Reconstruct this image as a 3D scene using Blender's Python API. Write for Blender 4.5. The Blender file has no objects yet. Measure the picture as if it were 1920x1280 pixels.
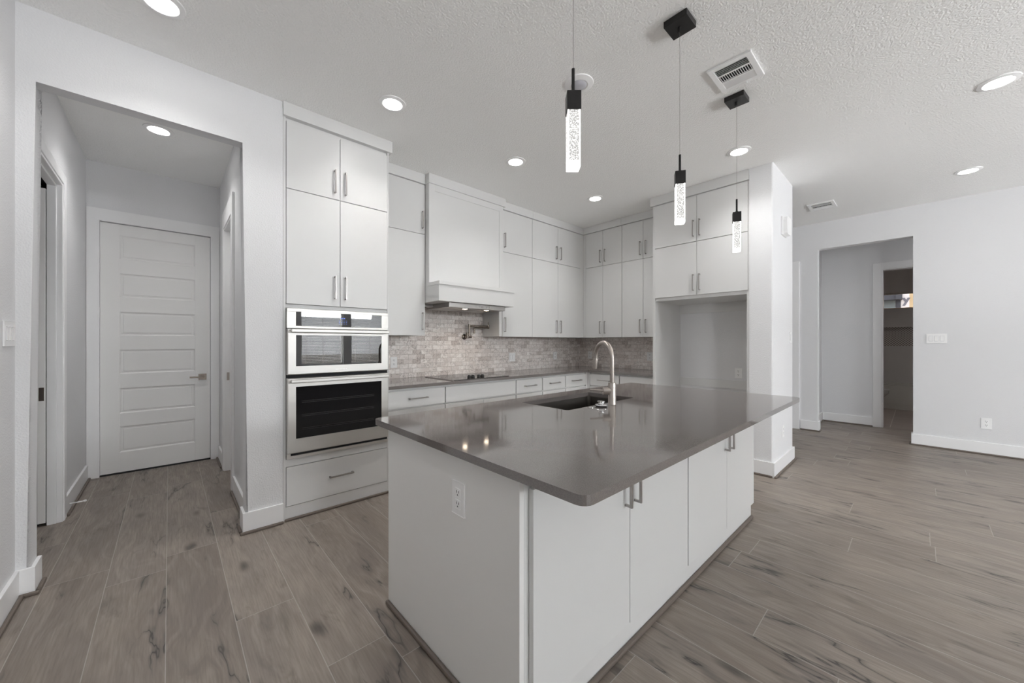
import bpy, bmesh, math, random
from mathutils import Vector, Matrix
random.seed(7)
R = math.radians
SC = bpy.context.scene
COL = SC.collection

# ------------------------------------------------------------------ camera, world, light, exposure
CAMH = 1.306
cd = bpy.data.cameras.new('camera'); cam = bpy.data.objects.new('camera', cd); COL.objects.link(cam)
cam.location = (0, 0, CAMH); cam.rotation_euler = (R(90), 0, R(47.46 - 90))
cd.sensor_width = 36; cd.lens = 700 / 1920 * 36; cd.shift_y = 1.5 / 1920; cd.clip_start = 0.02; cd.clip_end = 200
SC.camera = cam
SC.view_settings.view_transform = 'Standard'; SC.view_settings.look = 'None'
SC.view_settings.gamma = 1; SC.view_settings.use_curve_mapping = False
SC.view_settings.exposure = 0.42

world = bpy.data.worlds.new('sky'); SC.world = world; world.use_nodes = True
wn = world.node_tree; bgn = wn.nodes['Background']
sky = wn.nodes.new('ShaderNodeTexSky'); sky.sky_type = 'HOSEK_WILKIE'; sky.turbidity = 4
sky.sun_direction = (0.3, 0.2, 0.93); sky.ground_albedo = 0.4
mixw = wn.nodes.new('ShaderNodeMix'); mixw.data_type = 'RGBA'; mixw.inputs[0].default_value = 0.75
wn.links.new(sky.outputs[0], mixw.inputs[6]); mixw.inputs[7].default_value = (0.93, 0.96, 1.0, 1)
wn.links.new(mixw.outputs[2], bgn.inputs[0]); bgn.inputs[1].default_value = 2.6

def daylight(x, z, w, h, power, y=-6.62, color=(0.94, 0.975, 1.0), rot=(R(90), 0, 0)):
    l = bpy.data.lights.new('daylight', 'AREA'); l.shape = 'RECTANGLE'; l.size = w; l.size_y = h
    l.energy = power; l.color = color
    o = bpy.data.objects.new('daylight', l); COL.objects.link(o); o.location = (x, y, z)
    o.rotation_euler = rot          # faces +y, into the room
    return o
# south wall openings, the first added to light the hall: (x0, x1, z0, z1)
SOUTH = [(0.0, 1.2, 0.62, 2.55), (2.89, 4.09, 0.62, 2.55), (4.34, 5.54, 0.62, 2.55)]
# west openings added to light the room, in the left wall behind the viewpoint: (y0, y1, z0, z1)
WEST = [(-5.7, -4.2, 0.35, 2.55), (-3.7, -2.2, 0.35, 2.55)]
LAMPW = 33.0
DAYW, DAYE, LOWFILLW = 165.0, 24.0, 400.0
for a, b, c, d in SOUTH:
    daylight((a + b) / 2, 3.1, b - a + 0.6, 2.0, DAYW * (b - a + 0.6) * 2.0, y=-7.9, rot=(R(62), 0, 0))
    # low lamp outside each window, added to brighten the ceiling
    daylight((a + b) / 2, 0.05, b - a + 0.6, 0.8, LOWFILLW * (b - a + 0.6) * 0.8, y=-8.2, color=(0.95, 0.975, 1.0), rot=(R(104), 0, 0))
for a, b, c, d in WEST:
    daylight(-0.95, (c + d) / 2, b - a, d - c, DAYE * (b - a) * (d - c), y=(a + b) / 2, rot=(R(90), 0, R(-90)))

SC.cycles.use_denoising = True
SC.cycles.max_bounces = 12; SC.cycles.diffuse_bounces = 10; SC.cycles.glossy_bounces = 5
SC.cycles.transparent_max_bounces = 12; SC.cycles.sample_clamp_indirect = 6.0
SC.cycles.caustics_reflective = False; SC.cycles.caustics_refractive = False

# ------------------------------------------------------------------ materials
def srgb(r, g, b):
    f = lambda c: ((c / 255 + 0.055) / 1.055) ** 2.4 if c / 255 > 0.04045 else c / 255 / 12.92
    return (f(r), f(g), f(b), 1)

def mat(name, color, rough=0.5, metal=0.0, spec=0.5, bump=None, emis=None, coat=0.0, ior=None, vary=0.0):
    m = bpy.data.materials.new(name); m.use_nodes = True; nt = m.node_tree
    p = nt.nodes['Principled BSDF']
    p.inputs['Base Color'].default_value = color; p.inputs['Roughness'].default_value = rough
    p.inputs['Metallic'].default_value = metal; p.inputs['Specular IOR Level'].default_value = spec
    if coat: p.inputs['Coat Weight'].default_value = coat; p.inputs['Coat Roughness'].default_value = 0.05
    if ior: p.inputs['IOR'].default_value = ior
    tc = nt.nodes.new('ShaderNodeTexCoord')
    if vary:
        n = nt.nodes.new('ShaderNodeTexNoise'); n.inputs['Scale'].default_value = 3.0; n.inputs['Detail'].default_value = 4
        nt.links.new(tc.outputs['Object'], n.inputs['Vector'])
        mx = nt.nodes.new('ShaderNodeMix'); mx.data_type = 'RGBA'
        mx.inputs[6].default_value = tuple(c * (1 - vary) for c in color[:3]) + (1,)
        mx.inputs[7].default_value = tuple(min(1, c * (1 + vary)) for c in color[:3]) + (1,)
        nt.links.new(n.outputs['Fac'], mx.inputs[0]); nt.links.new(mx.outputs[2], p.inputs['Base Color'])
    if bump:
        scale, strength, dist = bump
        n = nt.nodes.new('ShaderNodeTexNoise'); n.inputs['Scale'].default_value = scale; n.inputs['Detail'].default_value = 3
        nt.links.new(tc.outputs['Object'], n.inputs['Vector'])
        b = nt.nodes.new('ShaderNodeBump'); b.inputs['Strength'].default_value = strength; b.inputs['Distance'].default_value = dist
        nt.links.new(n.outputs['Fac'], b.inputs['Height']); nt.links.new(b.outputs['Normal'], p.inputs['Normal'])
    if emis:
        p.inputs['Emission Color'].default_value = emis[0]; p.inputs['Emission Strength'].default_value = emis[1]
    return m

M_WALL = mat('wall_paint', (0.755, 0.757, 0.768, 1), 0.75, bump=(120, 0.5, 0.005), vary=0.01)
M_CEIL = mat('ceiling_paint', (0.93, 0.93, 0.92, 1), 0.9, bump=(95, 0.6, 0.010))
M_TRIM = mat('trim_paint', (0.86, 0.86, 0.865, 1), 0.38, vary=0.01)
M_DOOR = mat('door_paint', (0.83, 0.825, 0.815, 1), 0.45, vary=0.01)
M_CAB = mat('cabinet_paint', (0.705, 0.705, 0.70, 1), 0.33, vary=0.01)
M_ISL = mat('island_paint', (0.82, 0.815, 0.80, 1), 0.5, bump=(60, 0.08, 0.002), vary=0.01)
M_DARK = mat('shadow_gap', (0.02, 0.02, 0.022, 1), 0.8)  # near-black standing in for shade in gaps and slots; also oven housing
M_BLACK = mat('matte_black_metal', (0.018, 0.017, 0.017, 1), 0.42, metal=0.3, vary=0.1)
M_PLASTIC = mat('white_plastic', (0.90, 0.90, 0.90, 1), 0.3)
M_SLOT = mat('socket_slot', (0.05, 0.05, 0.05, 1), 0.6)
M_NICKEL = mat('brushed_nickel', (0.50, 0.455, 0.42, 1), 0.30, metal=1.0, vary=0.04)
M_BRONZE = mat('dark_nickel', (0.21, 0.18, 0.155, 1), 0.25, metal=1.0, vary=0.05)
M_HOODSTEEL = mat('hood_steel', (0.50, 0.485, 0.47, 1), 0.38, metal=1.0, vary=0.04)
M_PULL = mat('pull_nickel', (0.42, 0.40, 0.385, 1), 0.32, metal=1.0, vary=0.04)
M_CHROME = mat('chrome', (0.8, 0.8, 0.8, 1), 0.08, metal=1.0, vary=0.02)
M_RUBBER = mat('black_rubber', (0.015, 0.015, 0.015, 1), 0.5, vary=0.1)
M_GLASSBLK = mat('black_oven_glass', (0.006, 0.006, 0.007, 1), 0.015, ior=2.0, spec=0.5, vary=0.1)
M_GLASSLOW = mat('dark_oven_glass', (0.004, 0.004, 0.005, 1), 0.04, ior=1.45, vary=0.1)
M_COOKTOP = mat('cooktop_glass', (0.035, 0.03, 0.028, 1), 0.05, ior=1.7, vary=0.1)
M_SINK = mat('sink_steel', (0.20, 0.185, 0.17, 1), 0.35, metal=0.9, vary=0.1)
M_BLIND = mat('blind_slat', (0.85, 0.84, 0.80, 1), 0.45, vary=0.02)
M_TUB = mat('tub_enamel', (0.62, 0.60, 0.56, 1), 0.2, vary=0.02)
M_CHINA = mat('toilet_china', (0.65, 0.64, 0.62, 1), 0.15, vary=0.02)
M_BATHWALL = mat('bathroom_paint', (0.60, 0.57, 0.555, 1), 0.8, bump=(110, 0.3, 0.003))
M_LAMP = mat('lamp_diffuser', (0.9, 0.9, 0.9, 1), 0.5, emis=((1.0, 0.98, 0.95, 1), 24.0))
M_HOODLAMP = mat('hood_lamp_lens', (0.9, 0.9, 0.9, 1), 0.5, emis=((1.0, 0.80, 0.6, 1), 14.0))
M_LENS = mat('grey_lens', (0.50, 0.50, 0.54, 1), 0.25, vary=0.03)
M_WRAP = mat('house_wrap', (0.80, 0.74, 0.72, 1), 0.6, vary=0.04)
M_OSB = mat('sheathing_board', (0.62, 0.45, 0.26, 1), 0.8, vary=0.12)
M_INK = mat('grey_ink', (0.20, 0.19, 0.22, 1), 0.7, vary=0.05)
M_REDINK = mat('red_ink', (0.40, 0.10, 0.07, 1), 0.7, vary=0.05)
M_LOT = mat('dirt_lot', (0.35, 0.30, 0.25, 1), 0.9, bump=(4, 0.5, 0.05), vary=0.15)
M_SILLWOOD = mat('pine_sill', (0.85, 0.62, 0.42, 1), 0.5, vary=0.08)
M_WHITEMARK = mat('white_marking', (0.9, 0.9, 0.9, 1), 0.5)

def steel():
    m = mat('brushed_stainless', (0.63, 0.615, 0.59, 1), 0.3, metal=1.0)
    nt = m.node_tree; p = nt.nodes['Principled BSDF']
    tc = nt.nodes.new('ShaderNodeTexCoord'); mp = nt.nodes.new('ShaderNodeMapping')
    mp.inputs['Scale'].default_value = (2, 2, 400)
    n = nt.nodes.new('ShaderNodeTexNoise'); n.inputs['Scale'].default_value = 3; n.inputs['Detail'].default_value = 2
    mr = nt.nodes.new('ShaderNodeMapRange'); mr.inputs['To Min'].default_value = 0.40; mr.inputs['To Max'].default_value = 0.50
    nt.links.new(tc.outputs['Object'], mp.inputs[0]); nt.links.new(mp.outputs[0], n.inputs['Vector'])
    nt.links.new(n.outputs['Fac'], mr.inputs['Value']); nt.links.new(mr.outputs[0], p.inputs['Roughness'])
    p.inputs['Anisotropic'].default_value = 0.5
    return m
M_STEEL = steel()

class NT:
    """tiny helper to write node maths"""
    def __init__(s, m): s.nt = m.node_tree
    def _in(s, sock, v):
        if v is None: return
        if isinstance(v, bpy.types.NodeSocket): s.nt.links.new(v, sock)
        else: sock.default_value = v
    def math(s, op, a, b=None, c=None, clamp=False):
        n = s.nt.nodes.new('ShaderNodeMath'); n.operation = op; n.use_clamp = clamp
        s._in(n.inputs[0], a); s._in(n.inputs[1], b)
        if c is not None: s._in(n.inputs[2], c)
        return n.outputs[0]
    def comb(s, x, y, z=0.0):
        n = s.nt.nodes.new('ShaderNodeCombineXYZ'); s._in(n.inputs[0], x); s._in(n.inputs[1], y); s._in(n.inputs[2], z); return n.outputs[0]
    def noise(s, vec, scale=1, detail=2, rough=0.5, dist=0.0):
        n = s.nt.nodes.new('ShaderNodeTexNoise'); s._in(n.inputs['Vector'], vec); n.inputs['Scale'].default_value = scale
        n.inputs['Detail'].default_value = detail; n.inputs['Roughness'].default_value = rough; n.inputs['Distortion'].default_value = dist
        return n.outputs['Fac']
    def white(s, vec):
        n = s.nt.nodes.new('ShaderNodeTexWhiteNoise'); n.noise_dimensions = '3D'; s._in(n.inputs['Vector'], vec); return n
    def ramp(s, v, a, b, x=0.0, y=1.0, smooth=True):
        n = s.nt.nodes.new('ShaderNodeMapRange'); n.interpolation_type = 'SMOOTHSTEP' if smooth else 'LINEAR'; n.clamp = True
        s._in(n.inputs['Value'], v); n.inputs['From Min'].default_value = a; n.inputs['From Max'].default_value = b
        n.inputs['To Min'].default_value = x; n.inputs['To Max'].default_value = y; return n.outputs[0]
    def mix(s, f, a, b):
        n = s.nt.nodes.new('ShaderNodeMix'); n.data_type = 'RGBA'; s._in(n.inputs[0], f); s._in(n.inputs[6], a); s._in(n.inputs[7], b); return n.outputs[2]

def floor_mat(name='laminate_planks', gaps=True):
    m = mat(name, (0.2, 0.2, 0.2, 1), 0.42); g = NT(m); nt = m.node_tree; p = nt.nodes['Principled BSDF']
    tc = nt.nodes.new('ShaderNodeTexCoord'); sp = nt.nodes.new('ShaderNodeSeparateXYZ'); nt.links.new(tc.outputs['Object'], sp.inputs[0])
    X, Y = sp.outputs[0], sp.outputs[1]
    W, L = 0.241, 1.5
    u = g.math('DIVIDE', g.math('ADD', X, 0.253), W); ix = g.math('FLOOR', u); fx = g.math('FRACT', u)
    off = g.math('ADD', g.math('MULTIPLY', ix, -0.025), g.math('MULTIPLY', g.math('MULTIPLY', ix, ix), 0.195))
    v = g.math('DIVIDE', g.math('SUBTRACT', g.math('SUBTRACT', Y, 1.43), off), L); iy = g.math('FLOOR', v); fy = g.math('FRACT', v)
    wn_ = g.white(g.comb(ix, iy, 3.3)); r1 = wn_.outputs['Value']
    wn2 = g.white(g.comb(ix, iy, 9.1)); r2 = wn2.outputs['Value']
    gx = g.math('ADD', X, g.math('MULTIPLY', r1, 31.0)); gy = g.math('ADD', Y, g.math('MULTIPLY', r2, 47.0))
    warp = g.noise(g.comb(g.math('MULTIPLY', gx, 5), g.math('MULTIPLY', gy, 1.6)), 1, 2)
    fine = g.noise(g.comb(g.math('MULTIPLY', gx, 130), g.math('MULTIPLY', gy, 6)), 1, 3, 0.6)
    med = g.noise(g.comb(g.math('ADD', g.math('MULTIPLY', gx, 20), g.math('MULTIPLY', warp, 7)), g.math('MULTIPLY', gy, 1.5)), 1, 3, 0.55)
    big = g.noise(g.comb(g.math('MULTIPLY', gx, 5), g.math('MULTIPLY', gy, 2.2)), 1, 2)
    # dark check cracks: thin ridge of a stretched, warped noise, broken up by a mask
    cn = g.noise(g.comb(g.math('MULTIPLY', gx, 5.0), g.math('MULTIPLY', gy, 0.85)), 1, 4, 0.6, 0.25)
    ridge = g.math('ABSOLUTE', g.math('SUBTRACT', cn, 0.5))
    crack = g.ramp(ridge, 0.0, 0.008, 1, 0)
    halo = g.ramp(ridge, 0.0, 0.045, 1, 0)
    msk = g.ramp(g.noise(g.comb(g.math('MULTIPLY', gx, 4), g.math('MULTIPLY', gy, 1.5), 5.0), 1, 2), 0.50, 0.62)
    crack = g.math('MULTIPLY', crack, msk); halo = g.math('MULTIPLY', halo, msk)
    # knots
    kv = nt.nodes.new('ShaderNodeTexVoronoi'); kv.inputs['Scale'].default_value = 1.0
    nt.links.new(g.comb(g.math('ADD', g.math('MULTIPLY', gx, 6.5), g.math('MULTIPLY', med, 0.5)), g.math('ADD', g.math('MULTIPLY', gy, 2.6), g.math('MULTIPLY', warp, 0.5))), kv.inputs['Vector'])
    kmask = g.math('GREATER_THAN', g.white(kv.outputs['Position']).outputs['Value'], 0.60)
    knot = g.math('MULTIPLY', g.ramp(g.math('ADD', kv.outputs['Distance'], g.math('MULTIPLY', g.math('SUBTRACT', fine, 0.5), 0.25)), 0.02, 0.27, 1, 0), kmask)
    base = g.mix(r1, srgb(124, 113, 104), srgb(152, 141, 131))
    c = g.mix(g.ramp(big, 0.35, 0.7, 0, 0.5), base, srgb(122, 113, 108))
    c = g.mix(g.ramp(med, 0.38, 0.68, 0, 0.38), c, srgb(174, 163, 151))
    c = g.mix(g.ramp(fine, 0.3, 0.75, 0, 0.5), c, srgb(114, 106, 100))
    smear = g.ramp(g.noise(g.comb(g.math('MULTIPLY', gx, 9), g.math('MULTIPLY', gy, 2.4), 2.0), 1, 4, 0.65, 0.6), 0.56, 0.74, 0, 0.5)
    c = g.mix(smear, c, srgb(84, 77, 71))
    c = g.mix(g.math('MULTIPLY', halo, 0.55), c, srgb(84, 79, 76))
    c = g.mix(g.math('MULTIPLY', crack, 0.85), c, srgb(52, 47, 45))
    c = g.mix(g.math('MULTIPLY', knot, 0.8), c, srgb(62, 56, 53))
    ex = g.math('MINIMUM', fx, g.math('SUBTRACT', 1.0, fx)); ex = g.math('MULTIPLY', ex, W)
    ey = g.math('MINIMUM', fy, g.math('SUBTRACT', 1.0, fy)); ey = g.math('MULTIPLY', ey, L)
    ed = g.math('MINIMUM', ex, ey); seam = g.ramp(ed, 0.0009, 0.0024, 1, 0)
    c = g.mix(g.math('MULTIPLY', seam, 0.45), c, srgb(196, 190, 184))
    nt.links.new(c, p.inputs['Base Color'])
    hgt = g.math('SUBTRACT', g.math('ADD', g.math('MULTIPLY', fine, 0.35), g.math('MULTIPLY', med, 0.2)), g.math('MULTIPLY', seam, 1.0))
    b = nt.nodes.new('ShaderNodeBump'); b.inputs['Strength'].default_value = 0.25; b.inputs['Distance'].default_value = 0.002
    nt.links.new(hgt, b.inputs['Height']); nt.links.new(b.outputs['Normal'], p.inputs['Normal'])
    nt.links.new(g.ramp(fine, 0.2, 0.8, 0.36, 0.52), p.inputs['Roughness'])
    return m
M_FLOOR = floor_mat()
M_SHOE = mat('shoe_moulding_wood', srgb(108, 98, 90), 0.5, vary=0.18)

def quartz_mat():
    m = mat('grey_quartz', srgb(108, 103, 101), 0.07, ior=1.95); g = NT(m); nt = m.node_tree; p = nt.nodes['Principled BSDF']
    tc = nt.nodes.new('ShaderNodeTexCoord')
    a = g.noise(tc.outputs['Object'], 420, 2, 0.6); b = g.noise(tc.outputs['Object'], 3.0, 3)
    c = g.mix(g.ramp(a, 0.35, 0.7), srgb(102, 97, 95), srgb(124, 118, 115))
    c = g.mix(g.ramp(b, 0.3, 0.7, 0, 0.25), c, srgb(132, 126, 122))
    nt.links.new(c, p.inputs['Base Color']); return m
M_QUARTZ = quartz_mat()

def tile_mat(name, axis):
    """running-bond marble tiles, 4 x 2 inch; axis 0: tiles run along x, 1: along y"""
    m = mat(name, (0.5, 0.5, 0.5, 1), 0.35); g = NT(m); nt = m.node_tree; p = nt.nodes['Principled BSDF']
    tc = nt.nodes.new('ShaderNodeTexCoord'); sp = nt.nodes.new('ShaderNodeSeparateXYZ'); nt.links.new(tc.outputs['Object'], sp.inputs[0])
    U, V = sp.outputs[axis], g.math('SUBTRACT', sp.outputs[2], 0.914)
    TW, TH = 0.1026, 0.0513
    v = g.math('DIVIDE', V, TH); iv = g.math('FLOOR', v); fv = g.math('FRACT', v)
    sh = g.math('MULTIPLY', g.math('MODULO', iv, 2.0), 0.5)
    u = g.math('ADD', g.math('DIVIDE', U, TW), sh); iu = g.math('FLOOR', u); fu = g.math('FRACT', u)
    r = g.white(g.comb(iu, iv, 1.7)).outputs['Value']; r2 = g.white(g.comb(iu, iv, 5.7)).outputs['Value']
    vec = g.comb(g.math('ADD', U, g.math('MULTIPLY', r, 13.0)), g.math('ADD', V, g.math('MULTIPLY', r2, 17.0)))
    n1 = g.noise(vec, 14, 4, 0.6, 1.2); n2 = g.noise(vec, 9, 5, 0.65, 2.0)
    vein = g.ramp(g.math('ABSOLUTE', g.math('SUBTRACT', n2, 0.5)), 0.0, 0.03, 1, 0)
    c = g.mix(g.ramp(r, 0.0, 1.0, 0, 1, False), srgb(250, 246, 243), srgb(230, 223, 219))
    c = g.mix(g.math('MULTIPLY', g.math('GREATER_THAN', r2, 0.86), 0.6), c, srgb(192, 181, 175))
    c = g.mix(g.ramp(n1, 0.38, 0.75, 0, 0.6), c, srgb(208, 197, 191))
    c = g.mix(g.math('MULTIPLY', vein, g.ramp(r2, 0.1, 0.9, 0.25, 0.8)), c, srgb(132, 121, 116))
    ex = g.math('MULTIPLY', g.math('MINIMUM', fu, g.math('SUBTRACT', 1.0, fu)), TW)
    ey = g.math('MULTIPLY', g.math('MINIMUM', fv, g.math('SUBTRACT', 1.0, fv)), TH)
    ed = g.math('MINIMUM', ex, ey); gr = g.ramp(ed, 0.0010, 0.0022, 1, 0)
    c = g.mix(g.math('MULTIPLY', gr, 0.8), c, srgb(172, 163, 157))
    nt.links.new(c, p.inputs['Base Color'])
    b = nt.nodes.new('ShaderNodeBump'); b.inputs['Strength'].default_value = 0.5; b.inputs['Distance'].default_value = 0.002
    nt.links.new(g.math('SUBTRACT', 1.0, gr), b.inputs['Height']); nt.links.new(b.outputs['Normal'], p.inputs['Normal'])
    return m
M_TILEX = tile_mat('marble_tiles_range_wall', 0); M_TILEY = tile_mat('marble_tiles_side_wall', 1)

def crystal_mat():
    m = mat('bubble_crystal', (0.8, 0.8, 0.8, 1), 0.12); g = NT(m); nt = m.node_tree; p = nt.nodes['Principled BSDF']
    tc = nt.nodes.new('ShaderNodeTexCoord')
    sp = nt.nodes.new('ShaderNodeSeparateXYZ'); nt.links.new(tc.outputs['Object'], sp.inputs[0])
    v = nt.nodes.new('ShaderNodeTexVoronoi'); v.inputs['Scale'].default_value = 190; nt.links.new(tc.outputs['Object'], v.inputs['Vector'])
    n = g.noise(tc.outputs['Object'], 260, 3, 0.7)
    bub = g.math('MULTIPLY', g.ramp(v.outputs['Distance'], 0.15, 0.62, 1.25, 0.30), g.ramp(n, 0.35, 0.65, 0.55, 1.3))
    ax = g.math('ABSOLUTE', sp.outputs[0]); ay = g.math('ABSOLUTE', sp.outputs[1])
    edge = g.math('MAXIMUM', g.ramp(g.math('MINIMUM', ax, ay), 0.0175, 0.021, 0, 1), g.ramp(sp.outputs[2], 0.024, 0.014, 0, 1))
    e = g.math('ADD', g.math('MULTIPLY', bub, g.math('SUBTRACT', 1.0, edge)), g.math('MULTIPLY', edge, 4.0))
    p.inputs['Emission Color'].default_value = (1.0, 0.98, 0.95, 1); nt.links.new(g.math('MULTIPLY', e, 1.0), p.inputs['Emission Strength'])
    p.inputs['Base Color'].default_value = (0.25, 0.25, 0.25, 1)
    return m
M_CRYSTAL = crystal_mat()

def glass_mat():
    m = bpy.data.materials.new('window_glass'); m.use_nodes = True; nt = m.node_tree
    for n in list(nt.nodes): nt.nodes.remove(n)
    o = nt.nodes.new('ShaderNodeOutputMaterial'); t = nt.nodes.new('ShaderNodeBsdfTransparent'); gl = nt.nodes.new('ShaderNodeBsdfGlossy')
    gl.inputs['Roughness'].default_value = 0.02; mx = nt.nodes.new('ShaderNodeMixShader'); fr = nt.nodes.new('ShaderNodeFresnel'); fr.inputs[0].default_value = 1.45
    nt.links.new(fr.outputs[0], mx.inputs[0]); nt.links.new(t.outputs[0], mx.inputs[1]); nt.links.new(gl.outputs[0], mx.inputs[2]); nt.links.new(mx.outputs[0], o.inputs[0])
    return m
M_GLASS = glass_mat()

def mosaic_mat():
    m = mat('hexagon_mosaic', (0.2, 0.2, 0.2, 1), 0.3); g = NT(m); nt = m.node_tree; p = nt.nodes['Principled BSDF']
    tc = nt.nodes.new('ShaderNodeTexCoord'); v = nt.nodes.new('ShaderNodeTexVoronoi'); v.inputs['Scale'].default_value = 32; v.inputs['Randomness'].default_value = 0.0
    mp = nt.nodes.new('ShaderNodeMapping'); mp.inputs['Rotation'].default_value = (R(45), 0, 0); nt.links.new(tc.outputs['Object'], mp.inputs[0]); nt.links.new(mp.outputs[0], v.inputs['Vector'])
    c = g.mix(g.ramp(v.outputs['Distance'], 0.25, 0.45), srgb(120, 112, 108), srgb(205, 198, 192)); nt.links.new(c, p.inputs['Base Color']); return m
M_MOSAIC = mosaic_mat()

def bathtile_mat():
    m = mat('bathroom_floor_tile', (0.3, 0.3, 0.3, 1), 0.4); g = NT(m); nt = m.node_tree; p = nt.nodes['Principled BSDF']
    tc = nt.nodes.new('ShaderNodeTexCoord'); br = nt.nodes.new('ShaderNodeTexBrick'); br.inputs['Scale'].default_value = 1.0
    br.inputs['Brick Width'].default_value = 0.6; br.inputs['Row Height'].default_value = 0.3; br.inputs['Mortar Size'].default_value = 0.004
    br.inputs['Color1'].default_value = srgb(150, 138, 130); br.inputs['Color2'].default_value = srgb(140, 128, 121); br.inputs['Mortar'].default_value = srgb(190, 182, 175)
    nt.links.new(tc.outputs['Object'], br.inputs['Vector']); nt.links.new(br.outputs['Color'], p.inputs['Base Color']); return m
M_BATHTILE = bathtile_mat()

# ------------------------------------------------------------------ mesh helpers (all in world coordinates)
def box(bm, x0, x1, y0, y1, z0, z1, bev=0.0, seg=2):
    r = bmesh.ops.create_cube(bm, size=1.0); vs = r['verts']
    for v in vs:
        v.co = Vector(((x0 + x1) / 2 + v.co.x * (x1 - x0), (y0 + y1) / 2 + v.co.y * (y1 - y0), (z0 + z1) / 2 + v.co.z * (z1 - z0)))
    if bev:
        es = list({e for v in vs for e in v.link_edges})
        bmesh.ops.bevel(bm, geom=es, offset=bev, segments=seg, affect='EDGES', profile=0.5)
    return bm

def B(*a, **k): return box(bmesh.new(), *a, **k)

def tube(bm, pts, rad, seg=14, cap=True):
    """tube along pts; rad is a number or one radius per point"""
    pts = [Vector(p) for p in pts]; n = len(pts); rads = rad if isinstance(rad, (list, tuple)) else [rad] * n
    rings = []; up = None
    for i, p in enumerate(pts):
        t = (pts[min(i + 1, n - 1)] - pts[max(i - 1, 0)]).normalized()
        if up is None: up = Vector((0, 0, 1)) if abs(t.z) < 0.9 else Vector((1, 0, 0))
        a = t.cross(up).normalized(); b = a.cross(t).normalized(); up = b
        rings.append([bm.verts.new(p + (a * math.cos(2 * math.pi * k / seg) + b * math.sin(2 * math.pi * k / seg)) * rads[i]) for k in range(seg)])
    for i in range(n - 1):
        for k in range(seg):
            bm.faces.new((rings[i][k], rings[i][(k + 1) % seg], rings[i + 1][(k + 1) % seg], rings[i + 1][k]))
    if cap: bm.faces.new(rings[0][::-1]); bm.faces.new(rings[-1])
    return bm

def lathe(bm, c, prof, axis=(0, 0, 1), seg=36):
    """prof: (radius, height) pairs along axis from c"""
    c = Vector(c); ax = Vector(axis).normalized(); q = Vector((0, 0, 1)).rotation_difference(ax)
    rings = []
    for r, h in prof:
        rings.append([bm.verts.new(c + q @ Vector((max(r, 1e-5) * math.cos(2 * math.pi * k / seg), max(r, 1e-5) * math.sin(2 * math.pi * k / seg), h))) for k in range(seg)])
    for i in range(len(rings) - 1):
        for k in range(seg): bm.faces.new((rings[i][k], rings[i][(k + 1) % seg], rings[i + 1][(k + 1) % seg], rings[i + 1][k]))
    bm.faces.new(rings[0][::-1]); bm.faces.new(rings[-1])
    return bm

def prism(bm, pts, axis, a, b, bevel=None, w=0.015, seg=3):
    """2D outline pts extruded along axis ('x': pts are (y,z); 'y': (x,z); 'z': (x,y)) from a to b; bevel(mid) picks edges to round"""
    def P(p, t): return {'x': (t, p[0], p[1]), 'y': (p[0], t, p[1]), 'z': (p[0], p[1], t)}[axis]
    lo = [bm.verts.new(P(p, a)) for p in pts]; hi = [bm.verts.new(P(p, b)) for p in pts]; n = len(pts)
    bm.faces.new(lo); bm.faces.new(hi[::-1])
    for i in range(n): bm.faces.new((lo[i], hi[i], hi[(i + 1) % n], lo[(i + 1) % n]))
    if bevel:
        es = [e for e in bm.edges if bevel((e.verts[0].co + e.verts[1].co) / 2, (e.verts[1].co - e.verts[0].co))]
        if es: bmesh.ops.bevel(bm, geom=es, offset=w, segments=seg, affect='EDGES', profile=0.5)
    return bm

def rrect(x0, x1, y0, y1, r, k=5):
    out = []
    for cx, cy, a0 in ((x1 - r, y1 - r, 0), (x0 + r, y1 - r, 90), (x0 + r, y0 + r, 180), (x1 - r, y0 + r, 270)):
        for i in range(k + 1):
            a = R(a0 + 90 * i / k); out.append((cx + r * math.cos(a), cy + r * math.sin(a)))
    return out

def ring_slab(bm, outer, inner, z0, z1):
    """slab between an outer and an inner outline with the same number of points"""
    n = len(outer); V = lambda pts, z: [bm.verts.new((p[0], p[1], z)) for p in pts]
    ot, it, ob, ib = V(outer, z1), V(inner, z1), V(outer, z0), V(inner, z0)
    for i in range(n):
        j = (i + 1) % n
        bm.faces.new((ot[i], ot[j], it[j], it[i])); bm.faces.new((ob[i], ib[i], ib[j], ob[j]))
        bm.faces.new((ot[i], ob[i], ob[j], ot[j])); bm.faces.new((it[i], it[j], ib[j], ib[i]))
    return bm

ORG = {}
def link(name, bm, m, parent=None, smooth=False, loc=None):
    """one mesh object from a world-coordinate bmesh; origin at loc (or the parent's)"""
    bmesh.ops.recalc_face_normals(bm, faces=bm.faces[:])
    o0 = Vector(loc) if loc is not None else (ORG[parent.name] if parent is not None else Vector((0, 0, 0)))
    for v in bm.verts: v.co -= o0
    if smooth:
        for f in bm.faces: f.smooth = True
        for e in bm.edges:
            if len(e.link_faces) == 2 and e.calc_face_angle(0) > R(35): e.smooth = False
    me = bpy.data.meshes.new(name); bm.to_mesh(me); bm.free(); me.materials.append(m)
    o = bpy.data.objects.new(name, me); COL.objects.link(o); ORG[o.name] = o0
    if parent is not None: o.parent = parent; o.location = o0 - ORG[parent.name]
    else: o.location = o0
    return o

def thing(name, label, cat, loc, group=None, kind=None):
    o = bpy.data.objects.new(name, None); COL.objects.link(o); o.location = loc; ORG[o.name] = Vector(loc); o.empty_display_size = 0.1
    o['label'] = label; o['category'] = cat
    if group: o['group'] = group
    return o

def tag(o, label, cat, group=None):
    o['label'] = label; o['category'] = cat
    if group: o['group'] = group
    return o

def struct(name, bm, m, label=None, smooth=False):
    o = link(name, bm, m, smooth=smooth); o['kind'] = 'structure'
    if label: o['label'] = label; o['category'] = name.split('_')[0]
    return o

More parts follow.
